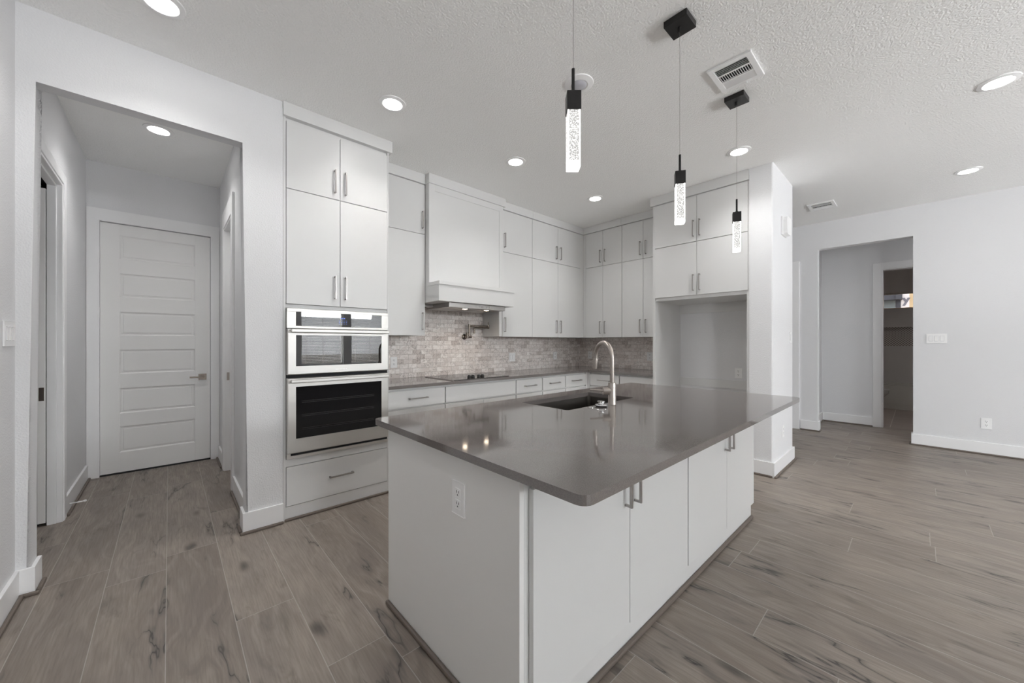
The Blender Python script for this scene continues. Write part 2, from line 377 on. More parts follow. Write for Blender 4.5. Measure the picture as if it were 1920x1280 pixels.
def sroot(name, loc, label, cat):
    o = thing(name, label, cat, loc); o['kind'] = 'structure'; return o

# ------------------------------------------------------------------ room shell
CEIL = 3.05
YN = 3.118           # kitchen-side face of the wall with the hall opening
YA, XB = 3.83, 5.03  # range wall, side wall
XF = 7.0             # far wall
XL = -0.58           # left wall

struct('floor', B(-2.0, 8.17, -6.45, 5.6, -0.1, 0.0), M_FLOOR, 'grey brown wood plank laminate floor across kitchen and hall')
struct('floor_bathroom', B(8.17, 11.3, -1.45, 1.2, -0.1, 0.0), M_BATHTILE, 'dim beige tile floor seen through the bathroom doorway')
struct('ceiling', B(-2.0, 11.4, -6.5, 5.6, CEIL, CEIL + 0.15), M_CEIL, 'white textured ceiling over kitchen and hall')

# wall with the opening to the hall (bullnose corners)
OX0, OX1, OZ = -0.53, 0.383, 2.683
pts = [(XL, 0), (OX0, 0), (OX0, OZ), (OX1, OZ), (OX1, 0), (0.607, 0), (0.607, CEIL), (XL, CEIL)]
def bv(mid, d):
    return mid.y < YN + 0.01 and ((abs(mid.x - OX0) < 1e-3 and abs(d.z) > 1) or (abs(mid.x - OX1) < 1e-3 and abs(d.z) > 1) or (abs(mid.z - OZ) < 1e-3 and abs(d.x) > 0.5)) \
        or (mid.y > YN + 0.12 and ((abs(mid.x - OX0) < 1e-3 or abs(mid.x - OX1) < 1e-3) and abs(d.z) > 1))
struct('wall_front', prism(bmesh.new(), pts, 'y', YN, YN + 0.132, bv, 0.016, 4), M_WALL, 'white wall with wide square opening into the hall', smooth=True)
# hall walls
HL = -0.585; HR = 0.42; HB = 5.36
def wall_x(name, xa, xb, y0, y1, holes, label, m=M_WALL, top=CEIL):
    """wall slab between x=xa and xb with rectangular holes (y0,y1,z0,z1)"""
    bm = bmesh.new(); ys = sorted({y0, y1} | {h[0] for h in holes} | {h[1] for h in holes})
    for a, b in zip(ys, ys[1:]):
        h = [q for q in holes if q[0] <= a and q[1] >= b]
        if not h: box(bm, xa, xb, a, b, 0, top)
        else:
            q = h[0]
            if q[2] > 0: box(bm, xa, xb, a, b, 0, q[2])
            if q[3] < top: box(bm, xa, xb, a, b, q[3], top)
    bmesh.ops.remove_doubles(bm, verts=bm.verts[:], dist=1e-5)
    return struct(name, bm, m, label)
def wall_y(name, ya, yb, x0, x1, holes, label, m=M_WALL, top=CEIL):
    bm = bmesh.new(); xs = sorted({x0, x1} | {h[0] for h in holes} | {h[1] for h in holes})
    for a, b in zip(xs, xs[1:]):
        h = [q for q in holes if q[0] <= a and q[1] >= b]
        if not h: box(bm, a, b, ya, yb, 0, top)
        else:
            q = h[0]
            if q[2] > 0: box(bm, a, b, ya, yb, 0, q[2])
            if q[3] < top: box(bm, a, b, ya, yb, q[3], top)
    bmesh.ops.remove_doubles(bm, verts=bm.verts[:], dist=1e-5)
    return struct(name, bm, m, label)

wall_x('wall_left', XL - 0.14, XL, -6.25, YN + 0.13, WEST, 'white textured wall at far left with triple switch plate')
wl = wall_x('wall_hall_left', HL - 0.14, HL, 3.251, HB, [(3.34, 5.07, 0, 2.46)], 'hall wall with the open pocket door')
bm = bmesh.new(); bm.from_mesh(wl.data); box(bm, HL - 0.14, -0.691, 4.228, 5.07, 0, 2.46); box(bm, -0.645, HL, 4.228, 5.07, 0, 2.46); bm.to_mesh(wl.data); bm.free()
bm = B(-1.92, -1.80, 3.0, 4.7, 0, CEIL); box(bm, -1.80, HL - 0.14, 3.0, 3.12, 0, CEIL); box(bm, -1.80, HL - 0.14, 4.58, 4.70, 0, CEIL)
struct('wall_closet', bm, M_WALL, 'unlit closet walls behind the open pocket door')
wall_x('wall_hall_right', HR, HR + 0.12, 3.251, HB, [(4.14, 4.78, 0, 2.45)], 'hall wall opposite the sliding door, beside the ovens')
wall_y('wall_hall_back', HB, HB + 0.12, HL - 0.14, HR + 0.12, [(-0.507, 0.347, 0, 2.49)], 'end wall of the hall around the six panel door')
wall_y('wall_range', YA, YA + 0.12, 0.541, XF + 0.12, [], 'kitchen wall behind range hood and ovens')
# side wall with the thick end beside the refrigerator alcove
def bp(mid, d): return abs(d.z) > 1 and mid.y < 0.96
struct('wall_right', prism(bmesh.new(), [(4.30, 0.953), (5.13, 0.953), (5.13, YA), (XB, YA), (XB, 1.155), (4.30, 1.155)], 'z', 0, CEIL, bp, 0.018, 4), M_WALL,
       'side wall ending in thick white pier beside refrigerator alcove', smooth=True)
wall_x('wall_far', XF, XF + 0.12, -6.25, YA, [(0.05, 1.003, 0, 2.665), (1.31, 2.10, 0, 2.43)], 'far right wall with opening toward the bathroom')
wall_x('wall_passage', 8.05, 8.17, -1.25, 1.10, [(-0.43, 0.384, 0, 2.425)], 'passage wall around the bathroom doorway')
wall_y('wall_passage_end', 1.10, 1.22, 7.12, 8.17, [], 'short end wall inside the passage opening')
wall_y('wall_passage_south', -1.37, -1.25, 7.12, 8.17, [], 'hidden end of the passage')
wall_y('wall_south', -6.40, -6.25, XL - 0.14, XF + 0.12, SOUTH, 'window wall behind the viewpoint')
BX = 11.16
bm = bmesh.new()
for y0, y1, z0, z1 in ((-1.35, 1.05, 0, 1.23), (-1.35, -0.8, 1.23, 1.62), (0.95, 1.05, 1.23, 1.62), (-1.35, 1.05, 1.62, 2.01), (-1.35, -0.55, 2.01, 2.34), (0.86, 1.05, 2.01, 2.34), (-1.35, 1.05, 2.34, CEIL)):
    box(bm, BX, BX + 0.14, y0, y1, z0, z1)
bmesh.ops.remove_doubles(bm, verts=bm.verts[:], dist=1e-5)
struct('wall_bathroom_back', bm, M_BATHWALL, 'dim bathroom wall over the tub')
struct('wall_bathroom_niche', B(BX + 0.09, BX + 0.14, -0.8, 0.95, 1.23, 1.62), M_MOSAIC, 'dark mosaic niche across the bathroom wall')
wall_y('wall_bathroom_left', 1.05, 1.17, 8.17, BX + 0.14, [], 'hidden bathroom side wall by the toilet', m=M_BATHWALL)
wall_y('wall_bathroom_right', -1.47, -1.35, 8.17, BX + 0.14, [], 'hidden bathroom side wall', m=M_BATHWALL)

# baseboards and shoe mouldings
def run(segs, off0, off1, z0, z1, bev):
    bm = bmesh.new()
    for (x0, y0, x1, y1, nx, ny, e0, e1) in segs:
        # e0/e1 extend the ends for outside corners
        if ny:
            ya, yb = sorted((y0 + ny * off0, y0 + ny * off1)); box(bm, x0 - e0 * off1, x1 + e1 * off1, ya, yb, z0, z1, bev)
        else:
            xa, xb = sorted((x0 + nx * off0, x0 + nx * off1)); box(bm, xa, xb, y0 - e0 * off1, y1 + e1 * off1, z0, z1, bev)
    return bm
BB = {
    'front': ([(OX1, YN, 0.607, YN, 0, -1, 1, 0), (OX1, YN, OX1, YN + 0.132, -1, 0, 0, 0), (XL, YN, OX0, YN, 0, -1, 0, 1), (OX0, YN, OX0, YN + 0.132, 1, 0, 0, 0)], 'white baseboard wrapping both ends of the hall opening'),
    'left': ([(XL, -6.25, XL, YN - 0.016, 1, 0, 0, 0)], 'white baseboard along the far left wall'),
    'hall_left': ([(HL, 4.31, HL, 5.335, 1, 0, 0, 0)], 'white baseboard between sliding door and panelled door'),
    'hall_right': ([(HR, 3.252, HR, 4.04, -1, 0, 0, 0), (HR, 4.88, HR, 5.335, -1, 0, 0, 0)], 'white baseboard on the right wall of the hall'),
    'pier': ([(4.30, 0.953, 4.30, 1.153, -1, 0, 0, 0), (4.30, 0.953, 5.13, 0.953, 0, -1, 1, 1), (5.13, 0.953, 5.13, YA, 1, 0, 0, 0)], 'white baseboard around the foot of the pier'),
    'far': ([(XF, -6.25, XF, 0.05, -1, 0, 0, 1), (XF, 1.003, XF, 1.205, -1, 0, 1, 0), (XF, 2.21, XF, YA, -1, 0, 0, 0), (XF, 0.05, XF + 0.12, 0.05, 0, 1, 0, 0), (XF, 1.003, XF + 0.12, 1.003, 0, -1, 0, 0)], 'white baseboard along the far wall and opening'),
    'passage': ([(8.05, 0.484, 8.05, 1.083, -1, 0, 0, 0), (7.12, 1.10, 8.05, 1.10, 0, -1, 0, 0)], 'white baseboard inside the passage opening'),
}
for i, (k, (segs, lab)) in enumerate(BB.items()):
    struct('baseboard_' + k, run(segs, 0.0, 0.016, 0.0, 0.142, 0.002), M_TRIM, lab)
    struct('trim_%d' % (i + 1), run(segs, 0.016, 0.033, 0.0, 0.019, 0.006), M_SHOE, 'brown shoe moulding under the ' + lab[6:])

# ------------------------------------------------------------------ doors
def panel_door(name, loc, label, x0, x1, yf, z0, z1, panels, px0, px1):
    """flat rails and stiles with recessed panels; face at yf looking toward -y"""
    d = sroot(name, loc, label, 'door'); bm = bmesh.new(); T = 0.036; D = 0.009
    box(bm, x0, x1, yf + D, yf + T, z0, z1)
    box(bm, x0, px0, yf, yf + D, z0, z1, 0.0012); box(bm, px1, x1, yf, yf + D, z0, z1, 0.0012)
    zs = [z0] + [z for p in sorted(panels) for z in p] + [z1]
    for a, b in zip(zs[::2], zs[1::2]): box(bm, px0, px1, yf, yf + D, a, b)
    for a, b in panels:  # sloped moulding and raised field
        o = 0.012; q = 0.026
        def quad(p): bm.faces.new([bm.verts.new(v) for v in p])
        O = [(px0, a), (px1, a), (px1, b), (px0, b)]; I = [(px0 + o, a + o), (px1 - o, a + o), (px1 - o, b - o), (px0 + o, b - o)]
        for i in range(4):
            j = (i + 1) % 4
            quad([(O[i][0], yf + 0.0005, O[i][1]), (O[j][0], yf + 0.0005, O[j][1]), (I[j][0], yf + D - 0.001, I[j][1]), (I[i][0], yf + D - 0.001, I[i][1])])
        box(bm, px0 + q, px1 - q, yf + 0.004, yf + D, a + q, b - q, 0.003)
    link('door_slab', bm, M_DOOR, d)
    return d
PAN = [(0.198, 0.48), (0.586, 0.862), (0.979, 1.245), (1.362, 1.622), (1.744, 2.005), (2.121, 2.382)]
PAN = [(a + 0.012, b - 0.012) for a, b in PAN]
d1 = panel_door('door_1', (-0.08, 5.36, 0), 'grey white six panel door at the end of the hall', -0.497, 0.337, 5.372, 0.014, 2.478, PAN, -0.366, 0.208)
bm = bmesh.new(); cw = 0.085
box(bm, -0.507 - 0.075, -0.507, HB - 0.018, HB, 0, 2.60, 0.0); box(bm, 0.347, HR - 0.003, HB - 0.018, HB, 0, 2.60, 0.0)
box(bm, -0.507, 0.347, HB - 0.018, HB, 2.49, 2.60, 0.0)
link('casing', bm, M_TRIM, d1)
link('jamb', box(box(B(-0.507, -0.4985, 5.345, 5.47, 0, 2.49), 0.3395, 0.347, 5.345, 5.47, 0, 2.49), -0.507, 0.347, 5.345, 5.47, 2.4835, 2.49), M_TRIM, d1)
link('threshold', B(-0.4985, 0.3395, 5.36, 5.47, 0, 0.010), M_DARK, d1)
link('backing', B(-0.53, 0.37, 5.4805, 5.49, 0, 2.51), M_DARK, d1)
for z in (2.18, 1.60, 0.915, 0.215): link('hinge', lathe(bmesh.new(), (-0.501, 5.366, z - 0.045), [(0.007, 0), (0.007, 0.09)], seg=12), M_DOOR, d1, True)
hl = link('door_handle', B(0.236, 0.304, 5.362, 5.372, 0.892, 0.958, 0.002), M_BRONZE, d1)
link('lever', box(tube(bmesh.new(), [(0.27, 5.365, 0.925), (0.27, 5.325, 0.925)], 0.011), 0.16, 0.282, 5.318, 5.330, 0.917, 0.934, 0.003), M_BRONZE, hl)

d2 = sroot('door_2', (-0.668, 4.2, 0), 'white pocket door slid open, its edge pull showing left in hall', 'door')
link('door_slab', B(-0.687, -0.649, 4.198, 5.06, 0.022, 2.40, 0.002), M_DOOR, d2)
link('edge_pull', B(-0.680, -0.656, 4.1965, 4.1985, 0.890, 0.985, 0.0008), M_BRONZE, d2)
bm = bmesh.new()
box(bm, HL, HL + 0.02, 4.225, 4.305, 0, 2.535, 0.004); box(bm, HL, HL + 0.02, 3.255, 3.33, 0, 2.535, 0.004); box(bm, HL, HL + 0.02, 3.33, 4.225, 2.46, 2.535, 0.004)
link('casing', bm, M_TRIM, d2)
bm = bmesh.new()
box(bm, -0.645, -0.60, 4.200, 4.228, 0, 2.437, 0.003); box(bm, -0.60, HL + 0.014, 4.208, 4.228, 0, 2.45, 0.003); box(bm, -0.725, -0.691, 4.200, 4.228, 0, 2.437, 0.003)
box(bm, -0.645, -0.60, 3.345, 4.228, 2.430, 2.46, 0.003); box(bm, -0.60, HL + 0.014, 3.345, 4.228, 2.443, 2.46, 0.003); box(bm, -0.725, -0.691, 3.345, 4.228, 2.430, 2.46, 0.003)
box(bm, -0.725, HL + 0.014, 3.33, 3.345, 0, 2.46)
link('jamb', bm, M_TRIM, d2)
link('track_slot_shade', B(-0.691, -0.645, 3.345, 5.06, 2.452, 2.46), M_DARK, d2)  # dark strip painted in for the shade inside the track slot
link('pocket_gap_shade', box(B(-0.6475, -0.6455, 4.23, 5.06, 0, 2.45), -0.6905, -0.6885, 4.23, 5.06, 0, 2.45), M_DARK, d2)  # thin dark sheets, shade of the gaps beside the slab

d3 = sroot('door_3', (0.48, 4.46, 0), 'white cased side door on the right wall of the hall', 'door')
link('door_slab', B(0.495, 0.53, 4.157, 4.763, 0.012, 2.43, 0.002), M_DOOR, d3)
bm = bmesh.new()
box(bm, HR - 0.02, HR, 4.04, 4.14, 0, 2.62, 0.004); box(bm, HR - 0.02, HR, 4.78, 4.88, 0, 2.62, 0.004); box(bm, HR - 0.02, HR, 4.14, 4.78, 2.45, 2.62, 0.004)
link('casing', bm, M_TRIM, d3)
bm = bmesh.new()
box(bm, HR - 0.012, 0.54, 4.14, 4.155, 0, 2.45); box(bm, HR - 0.012, 0.54, 4.765, 4.78, 0, 2.45); box(bm, HR - 0.012, 0.54, 4.155, 4.765, 2.435, 2.45)
box(bm, 0.455, 0.492, 4.752, 4.765, 0, 2.435, 0.003); box(bm, 0.455, 0.492, 4.155, 4.752, 2.422, 2.435, 0.003)
link('jamb', bm, M_TRIM, d3)
link('strike_plate', B(0.43, 0.452, 4.7625, 4.7655, 0.92, 1.0), M_NICKEL, d3)

d4 = sroot('door_4', (XF, 1.7, 0), 'white cased doorway half hidden behind the pier', 'door')
bm = bmesh.new()
box(bm, XF - 0.018, XF, 1.217, 1.31, 0, 2.524, 0.004); box(bm, XF - 0.018, XF, 2.10, 2.193, 0, 2.524, 0.004); box(bm, XF - 0.018, XF, 1.31, 2.10, 2.43, 2.524, 0.004)
link('casing', bm, M_TRIM, d4)
link('door_slab', B(XF + 0.03, XF + 0.066, 1.313, 2.097, 0.012, 2.427, 0.002), M_DOOR, d4)

d5 = sroot('door_5', (8.05, -0.02, 0), 'white casing of the open bathroom doorway', 'door')
bm = bmesh.new()
box(bm, 8.032, 8.05, 0.384, 0.484, 0, 2.522, 0.004); box(bm, 8.032, 8.05, -0.53, -0.43, 0, 2.522, 0.004); box(bm, 8.032, 8.05, -0.43, 0.384, 2.425, 2.522, 0.004)
link('casing', bm, M_TRIM, d5)
bm = bmesh.new()
box(bm, 8.04, 8.18, 0.369, 0.384, 0, 2.425); box(bm, 8.04, 8.18, -0.43, -0.415, 0, 2.425); box(bm, 8.04, 8.18, -0.415, 0.369, 2.41, 2.425)
link('jamb', bm, M_TRIM, d5)

# door stop on the hall baseboard
ds = thing('door_stop', 'thin white tipped door stop on the left hall baseboard', 'door stop', (-0.569, 4.445, 0.058))
sp_ = [(-0.569 + 0.07 * t / 60, 4.445 + 0.0042 * math.cos(t * 1.2), 0.058 + 0.0042 * math.sin(t * 1.2)) for t in range(61)]
link('spring', tube(bmesh.new(), sp_, 0.0022, 6), M_PLASTIC, ds, True)
link('rubber_tip', lathe(bmesh.new(), (-0.499, 4.445, 0.058), [(0.006, 0), (0.008, 0.004), (0.008, 0.014), (0.004, 0.018)], axis=(1, 0, 0), seg=14), M_PLASTIC, ds, True)

# ------------------------------------------------------------------ cabinets
def pull(parent, p, axis, length, face, normal, s=0.010, stand=0.034):
    """bar pull centred at p on a door; axis 'v','x','y'; normal (nx,ny)"""
    x, y, z = p; h = length / 2; bm = bmesh.new(); nx, ny = normal
    a = Vector((x, y, z)); n = Vector((nx, ny, 0)); d = {'v': Vector((0, 0, 1)), 'x': Vector((1, 0, 0)), 'y': Vector((0, 1, 0))}[axis]
    t = n.cross(d)
    def bar(c, half):   # half: extents along d, n, t
        r = bmesh.ops.create_cube(bm, size=2.0)
        for v in r['verts']: v.co = c + d * (v.co.x * half[0]) + n * (v.co.y * half[1]) + t * (v.co.z * half[2])
        bmesh.ops.bevel(bm, geom=list({e for v in r['verts'] for e in v.link_edges}), offset=0.0012, segments=2, affect='EDGES', profile=0.5)
    bar(a + n * (stand - s / 2), (h, s / 2, s / 2))
    for sg in (-1, 1): bar(a + d * sg * (h - s / 2) + n * (stand - s) / 2, (s / 2, (stand - s) / 2, s / 2 - 0.0003))
    return link('handle', bm, M_PULL, parent)

def front(parent, kind, facing, a0, a1, z0, z1, face, hp=None, ha='v', m=None, hl=0.18):
    """slab door or drawer front. facing 'y': looks to -y at y=face, a along x; 'x': looks to -x at x=face, a along y"""
    if facing == 'y': bm = B(a0, a1, face, face + 0.02, z0, z1, 0.0012)
    else: bm = B(face, face + 0.02, a0, a1, z0, z1, 0.0012)
    d = link(kind, bm, m or M_CAB, parent)
    if hp:
        a, z = hp
        if facing == 'y': pull(d, (a, face, z), ha, hl, face, (0, -1))
        else: pull(d, (face, a, z), 'v' if ha == 'v' else 'y', hl, face, (-1, 0))
    return d
G = 0.002

# tall oven cabinet
TC = thing('tall_cabinet', 'tall white cabinet housing the wall ovens', 'cabinet', (1.0, 3.5, 0))
bm = bmesh.new()
box(bm, 0.609, 0.630, 3.1405, 3.82, 0.0, 2.96, 0.001); box(bm, 1.386, 1.407, 3.1405, 3.82, 0.0, 2.96, 0.001)
box(bm, 0.630, 1.386, 3.1405, 3.82, 0.0, 0.452); box(bm, 0.630, 1.386, 3.1405, 3.82, 1.557, 2.96); box(bm, 0.630, 1.386, 3.72, 3.82, 0.452, 1.557)
link('carcass', bm, M_CAB, TC)
bm = bmesh.new()   # face frame standing nearly flush with the doors
box(bm, 0.609, 0.6255, 3.122, 3.1405, 0.0, 2.955, 0.001); box(bm, 1.3945, 1.407, 3.122, 3.1405, 0.0, 2.955, 0.001)
box(bm, 0.6255, 1.3945, 3.122, 3.1405, 0.0, 0.102, 0.001); box(bm, 0.6255, 1.3945, 3.126, 3.1405, 0.394, 0.449, 0.001); box(bm, 0.6255, 1.3945, 3.126, 3.1405, 1.559, 1.586, 0.001)
link('face_frame', bm, M_CAB, TC)
YT = 3.118
front(TC, 'door', 'y', 0.6285, 1.001, 2.436, 2.925, YT, (0.962, 2.57)); front(TC, 'door', 'y', 1.005, 1.3915, 2.436, 2.925, YT, (1.042, 2.57))
front(TC, 'door', 'y', 0.6285, 1.001, 1.589, 2.430, YT, (0.962, 1.735)); front(TC, 'door', 'y', 1.005, 1.3915, 1.589, 2.430, YT, (1.042, 1.735))
front(TC, 'drawer', 'y', 0.6285, 1.3915, 0.106, 0.390, YT, (1.010, 0.255), 'x')
link('crown', B(0.607, 1.431, 3.098, 3.80, 2.951, 3.049, 0.001), M_CAB, TC)
struct('trim_8', B(0.617, 1.407, 3.104, 3.1215, 0, 0.019, 0.006), M_SHOE, 'dark brown shoe moulding under the oven cabinet')

# wall ovens
OV = thing('wall_oven', 'stainless microwave and oven combination built into tall cabinet', 'oven', (1.005, 3.4, 0.452))
YO = 3.078
link('housing', box(B(0.634, 1.382, 3.13, 3.70, 0.456, 1.553), 0.628, 1.388, 3.112, 3.121, 0.452, 1.555, 0.001), M_DARK, OV)
cp = link('control_panel', box(box(box(B(0.626, 1.386, 3.09, 3.112, 1.531, 1.5555, 0.002), 0.626, 1.386, 3.09, 3.112, 1.409, 1.427, 0.002), 0.626, 0.684, 3.09, 3.112, 1.427, 1.531), 1.330, 1.386, 3.09, 3.112, 1.427, 1.531), M_STEEL, OV)
gl_ = link('touch_glass', B(0.684, 1.330, 3.094, 3.111, 1.427, 1.531), M_GLASSBLK, cp)
bm = bmesh.new()
for i in range(4):
    for j in range(3): box(bm, 0.985 + i * 0.018, 0.993 + i * 0.018, 3.0932, 3.0942, 1.45 + j * 0.012, 1.452 + j * 0.012)
for i in range(3): box(bm, 1.0 + i * 0.012, 1.007 + i * 0.012, 3.0932, 3.0942, 1.490, 1.498)
link('control_marks', bm, mat('blue_display', (0.05, 0.1, 0.4, 1), 0.4, emis=((0.2, 0.35, 1, 1), 0.5)), cp)
def oven_door(name, z0, z1, wz0, wz1, hz0, hz1, glass):
    bm = bmesh.new(); xa, xb, wa, wb = 0.626, 1.386, 0.682, 1.325
    # chamfered frame: the steel slopes in from the rim to the flat face
    out = [(xa, z0), (xb, z0), (xb, z1), (xa, z1)]; mid = [(xa + 0.006, z0 + 0.006), (xb - 0.006, z0 + 0.006), (xb - 0.006, z1 - 0.004), (xa + 0.006, z1 - 0.004)]
    inn = [(wa, wz0), (wb, wz0), (wb, wz1), (wa, wz1)]
    V = lambda pts, y: [bm.verts.new((p[0], y, p[1])) for p in pts]
    b_, o_, m_, i_, k_ = V(out, 3.111), V(out, YO + 0.008), V(mid, YO), V(inn, YO), V(inn, YO + 0.006)
    for i in range(4):
        j = (i + 1) % 4
        for A_, B_ in ((b_, o_), (o_, m_), (m_, i_), (i_, k_)): bm.faces.new((A_[i], A_[j], B_[j], B_[i]))
    bm.faces.new(b_[::-1]); bm.faces.new(k_)
    d = link(name, bm, M_STEEL, OV)
    link('window', B(wa + 0.0005, wb - 0.0005, YO + 0.0015, YO + 0.0055, wz0 + 0.0005, wz1 - 0.0005, 0.001), glass, d)
    h = bmesh.new(); box(h, 0.642, 1.370, YO - 0.055, YO - 0.035, hz0, hz1, 0.004)
    for x in (0.66, 1.352): box(h, x - 0.012, x + 0.012, YO - 0.036, YO + 0.001, hz0 + 0.005, hz1 - 0.004, 0.002)
    link('handle', h, M_STEEL, d); return d
md = oven_door('microwave_door', 1.068, 1.406, 1.130, 1.359, 1.378, 1.403, M_GLASSBLK)
od = oven_door('oven_door', 0.494, 1.043, 0.600, 0.980, 1.012, 1.036, M_GLASSLOW)
bm = bmesh.new()
for i, w in enumerate((5, 3, 4, 3, 5, 3, 4, 4, 3, 4)): box(bm, 0.958 + i * 0.0085, 0.958 + i * 0.0085 + w * 0.001, YO - 0.0006, YO + 0.0005, 1.093, 1.100)
link('brand_lettering', bm, M_WHITEMARK, md)
bm = bmesh.new()
for k in range(3):
    for w in range(2): box(bm, 0.72, 1.26, 3.0788, 3.0797, 0.66 + k * 0.10 + w * 0.012, 0.6615 + k * 0.10 + w * 0.012)
link('oven_racks', bm, mat('rack_wire', (0.05, 0.05, 0.05, 1), 0.4), od)
link('vent_trim', box(B(0.626, 1.386, 3.098, 3.112, 0.452, 0.474, 0.001), 0.626, 0.652, 3.098, 3.112, 0.474, 0.492), M_STEEL, OV)

# wall cabinets: (name, facing, face, depth end, frame a0,a1, doors [(a0,a1,handle a)], crown)
def wall_cab(label, facing, face, back, f0, f1, cols, cf, c0, c1, z0=1.376, sides=None):
    mid = (f0 + f1) / 2; loc = (mid, (face + back) / 2, z0) if facing == 'y' else ((face + back) / 2, mid, z0)
    t = thing('wall_cabinet', label, 'cabinet', loc, 'white wall cabinets around the kitchen corner')
    if facing == 'y':
        link('carcass', B(f0, f1, face + 0.0215, back, z0 + 0.002, 2.955, 0.001), M_CAB, t)
        link('crown', B(c0, c1, cf, back - 0.03, 2.951, 3.049, 0.001), M_CAB, t)
    else:
        link('carcass', B(face + 0.0215, back, f0, f1, z0 + 0.002, 2.955, 0.001), M_CAB, t)
        link('crown', B(cf, back - 0.03, c0, c1, 2.951, 3.049, 0.001), M_CAB, t)
    for a0, a1, h in cols:
        front(t, 'door', facing, a0, a1, z0, 2.428, face, (h, 1.525)); front(t, 'door', facing, a0, a1, 2.433, 2.947, face, (h, 2.575))
    return t
U = 3.49
wall_cab('single door white wall cabinet between oven cabinet and hood', 'y', U, YA - 0.01, 1.409, 1.971, [(1.43, 1.968, 1.935)], 3.47, 1.409, 1.963)
t = wall_cab('single door white wall cabinet just right of the hood', 'y', U, YA - 0.01, 2.992, 3.569, [(3.042, 3.568, 3.072)], 3.47, 3.022, 3.569)
link('filler', B(2.992, 3.038, U + 0.006, U + 0.0215, 1.38, 2.947, 0.001), M_CAB, t)
t = wall_cab('two door white wall cabinet in the corner on the range wall', 'y', U, YA - 0.01, 3.571, 4.712, [(3.573, 4.093, 4.050), (4.097, 4.620, 4.140)], 3.47, 3.571, 4.668)
link('filler', B(4.624, 4.712, U + 0.004, U + 0.0215, 1.378, 2.950, 0.001), M_CAB, t)
X2 = 4.69
t = wall_cab('two door white wall cabinet in the corner on the side wall', 'x', X2, XB - 0.01, 2.826, 3.49, [(3.143, 3.440, 3.180), (2.828, 3.139, 3.098)], 4.67, 2.826, 3.469)
link('filler', B(X2 + 0.004, X2 + 0.0215, 3.444, 3.49, 1.378, 2.950, 0.001), M_CAB, t)
wall_cab('two door white wall cabinet beside the refrigerator alcove', 'x', X2, XB - 0.01, 2.186, 2.824, [(2.507, 2.822, 2.545), (2.192, 2.503, 2.464)], 4.67, 2.205, 2.824)

# refrigerator surround
X3 = 4.31
RF = thing('refrigerator_cabinet', 'deep white cabinet bridging the empty refrigerator alcove', 'cabinet', (4.66, 1.67, 0))
link('side_panel', B(X3 + 0.012, XB - 0.002, 2.152, 2.182, 0.0, 2.955, 0.001), M_CAB, RF)
link('side_panel', B(X3 + 0.012, XB - 0.002, 1.157, 1.182, 0.0, 2.955, 0.001), M_CAB, RF)
link('carcass', B(X3 + 0.0215, XB - 0.002, 1.182, 2.152, 1.797, 2.955), M_CAB, RF)
link('back_rail', B(XB - 0.020, XB - 0.002, 1.182, 2.152, 0.745, 0.845, 0.001), M_CAB, RF); link('back_rail', B(XB - 0.020, XB - 0.002, 1.182, 2.152, 1.68, 1.797, 0.001), M_CAB, RF)
front(RF, 'door', 'x', 1.670, 2.150, 2.431, 2.940, X3, (1.702, 2.575)); front(RF, 'door', 'x', 1.170, 1.666, 2.431, 2.940, X3, (1.634, 2.575))
front(RF, 'door', 'x', 1.670, 2.150, 1.835, 2.424, X3, (1.702, 1.972)); front(RF, 'door', 'x', 1.170, 1.666, 1.835, 2.424, X3, (1.634, 1.972))
link('crown', B(X3 - 0.02, XB - 0.03, 1.157, 2.200, 2.945, 3.049, 0.001), M_CAB, RF)

# base cabinets
YB, X4 = 3.19, 4.38
def base_cab(label, facing, a0, a1, handle, lower):
    face = YB if facing == 'y' else X4; back = (YA if facing == 'y' else XB) - 0.012
    loc = ((a0 + a1) / 2, (face + back) / 2, 0) if facing == 'y' else ((face + back) / 2, (a0 + a1) / 2, 0)
    t = thing('base_cabinet', label, 'cabinet', loc, 'white base cabinets under the grey counter')
    W_ = (lambda x0, x1, y0, y1, z0, z1, b=0.001: B(x0, x1, y0, y1, z0, z1, b)) if facing == 'y' else (lambda x0, x1, y0, y1, z0, z1, b=0.001: B(y0, y1, x0, x1, z0, z1, b))
    link('carcass', W_(a0 + 0.001, a1 - 0.001, face + 0.0215, back, 0.10, 0.884), M_CAB, t)
    link('toe_kick', W_(a0 + 0.001, a1 - 0.001, face + 0.08, back, 0.0, 0.10), M_CAB, t)
    mid = (a0 + a1) / 2; g = 0.006
    front(t, 'drawer', facing, a0 + g, a1 - g, 0.704, 0.861, face, (mid, 0.783) if handle else None, 'x', hl=0.19)
    if lower == 'drawers':
        front(t, 'drawer', facing, a0 + g, a1 - g, 0.405, 0.688, face, (mid, 0.55), 'x', hl=0.19); front(t, 'drawer', facing, a0 + g, a1 - g, 0.108, 0.395, face, (mid, 0.25), 'x', hl=0.19)
    elif lower == 'door': front(t, 'door', facing, a0 + g, a1 - g, 0.108, 0.688, face, (a1 - 0.05, 0.56))
    else:
        front(t, 'door', facing, a0 + g, mid - 0.002, 0.108, 0.688, face, (mid - 0.04, 0.56)); front(t, 'door', facing, mid + 0.002, a1 - g, 0.108, 0.688, face, (mid + 0.04, 0.56))
base_cab('drawer base cabinet next to the wall ovens', 'y', 1.425, 2.026, True, 'drawers')
base_cab('wide handleless base cabinet under the cooktop', 'y', 2.027, 2.992, False, 'doors')
base_cab('base cabinet immediately right of the cooktop cabinet', 'y', 2.994, 3.446, True, 'door')
base_cab('middle base cabinet between cooktop cabinet and corner', 'y', 3.448, 3.896, True, 'door')
base_cab('range wall base cabinet nearest the counter corner', 'y', 3.898, 4.352, True, 'door')
base_cab('side wall base cabinet nearest the counter corner, with pull', 'x', 2.676, 3.150, True, 'door')
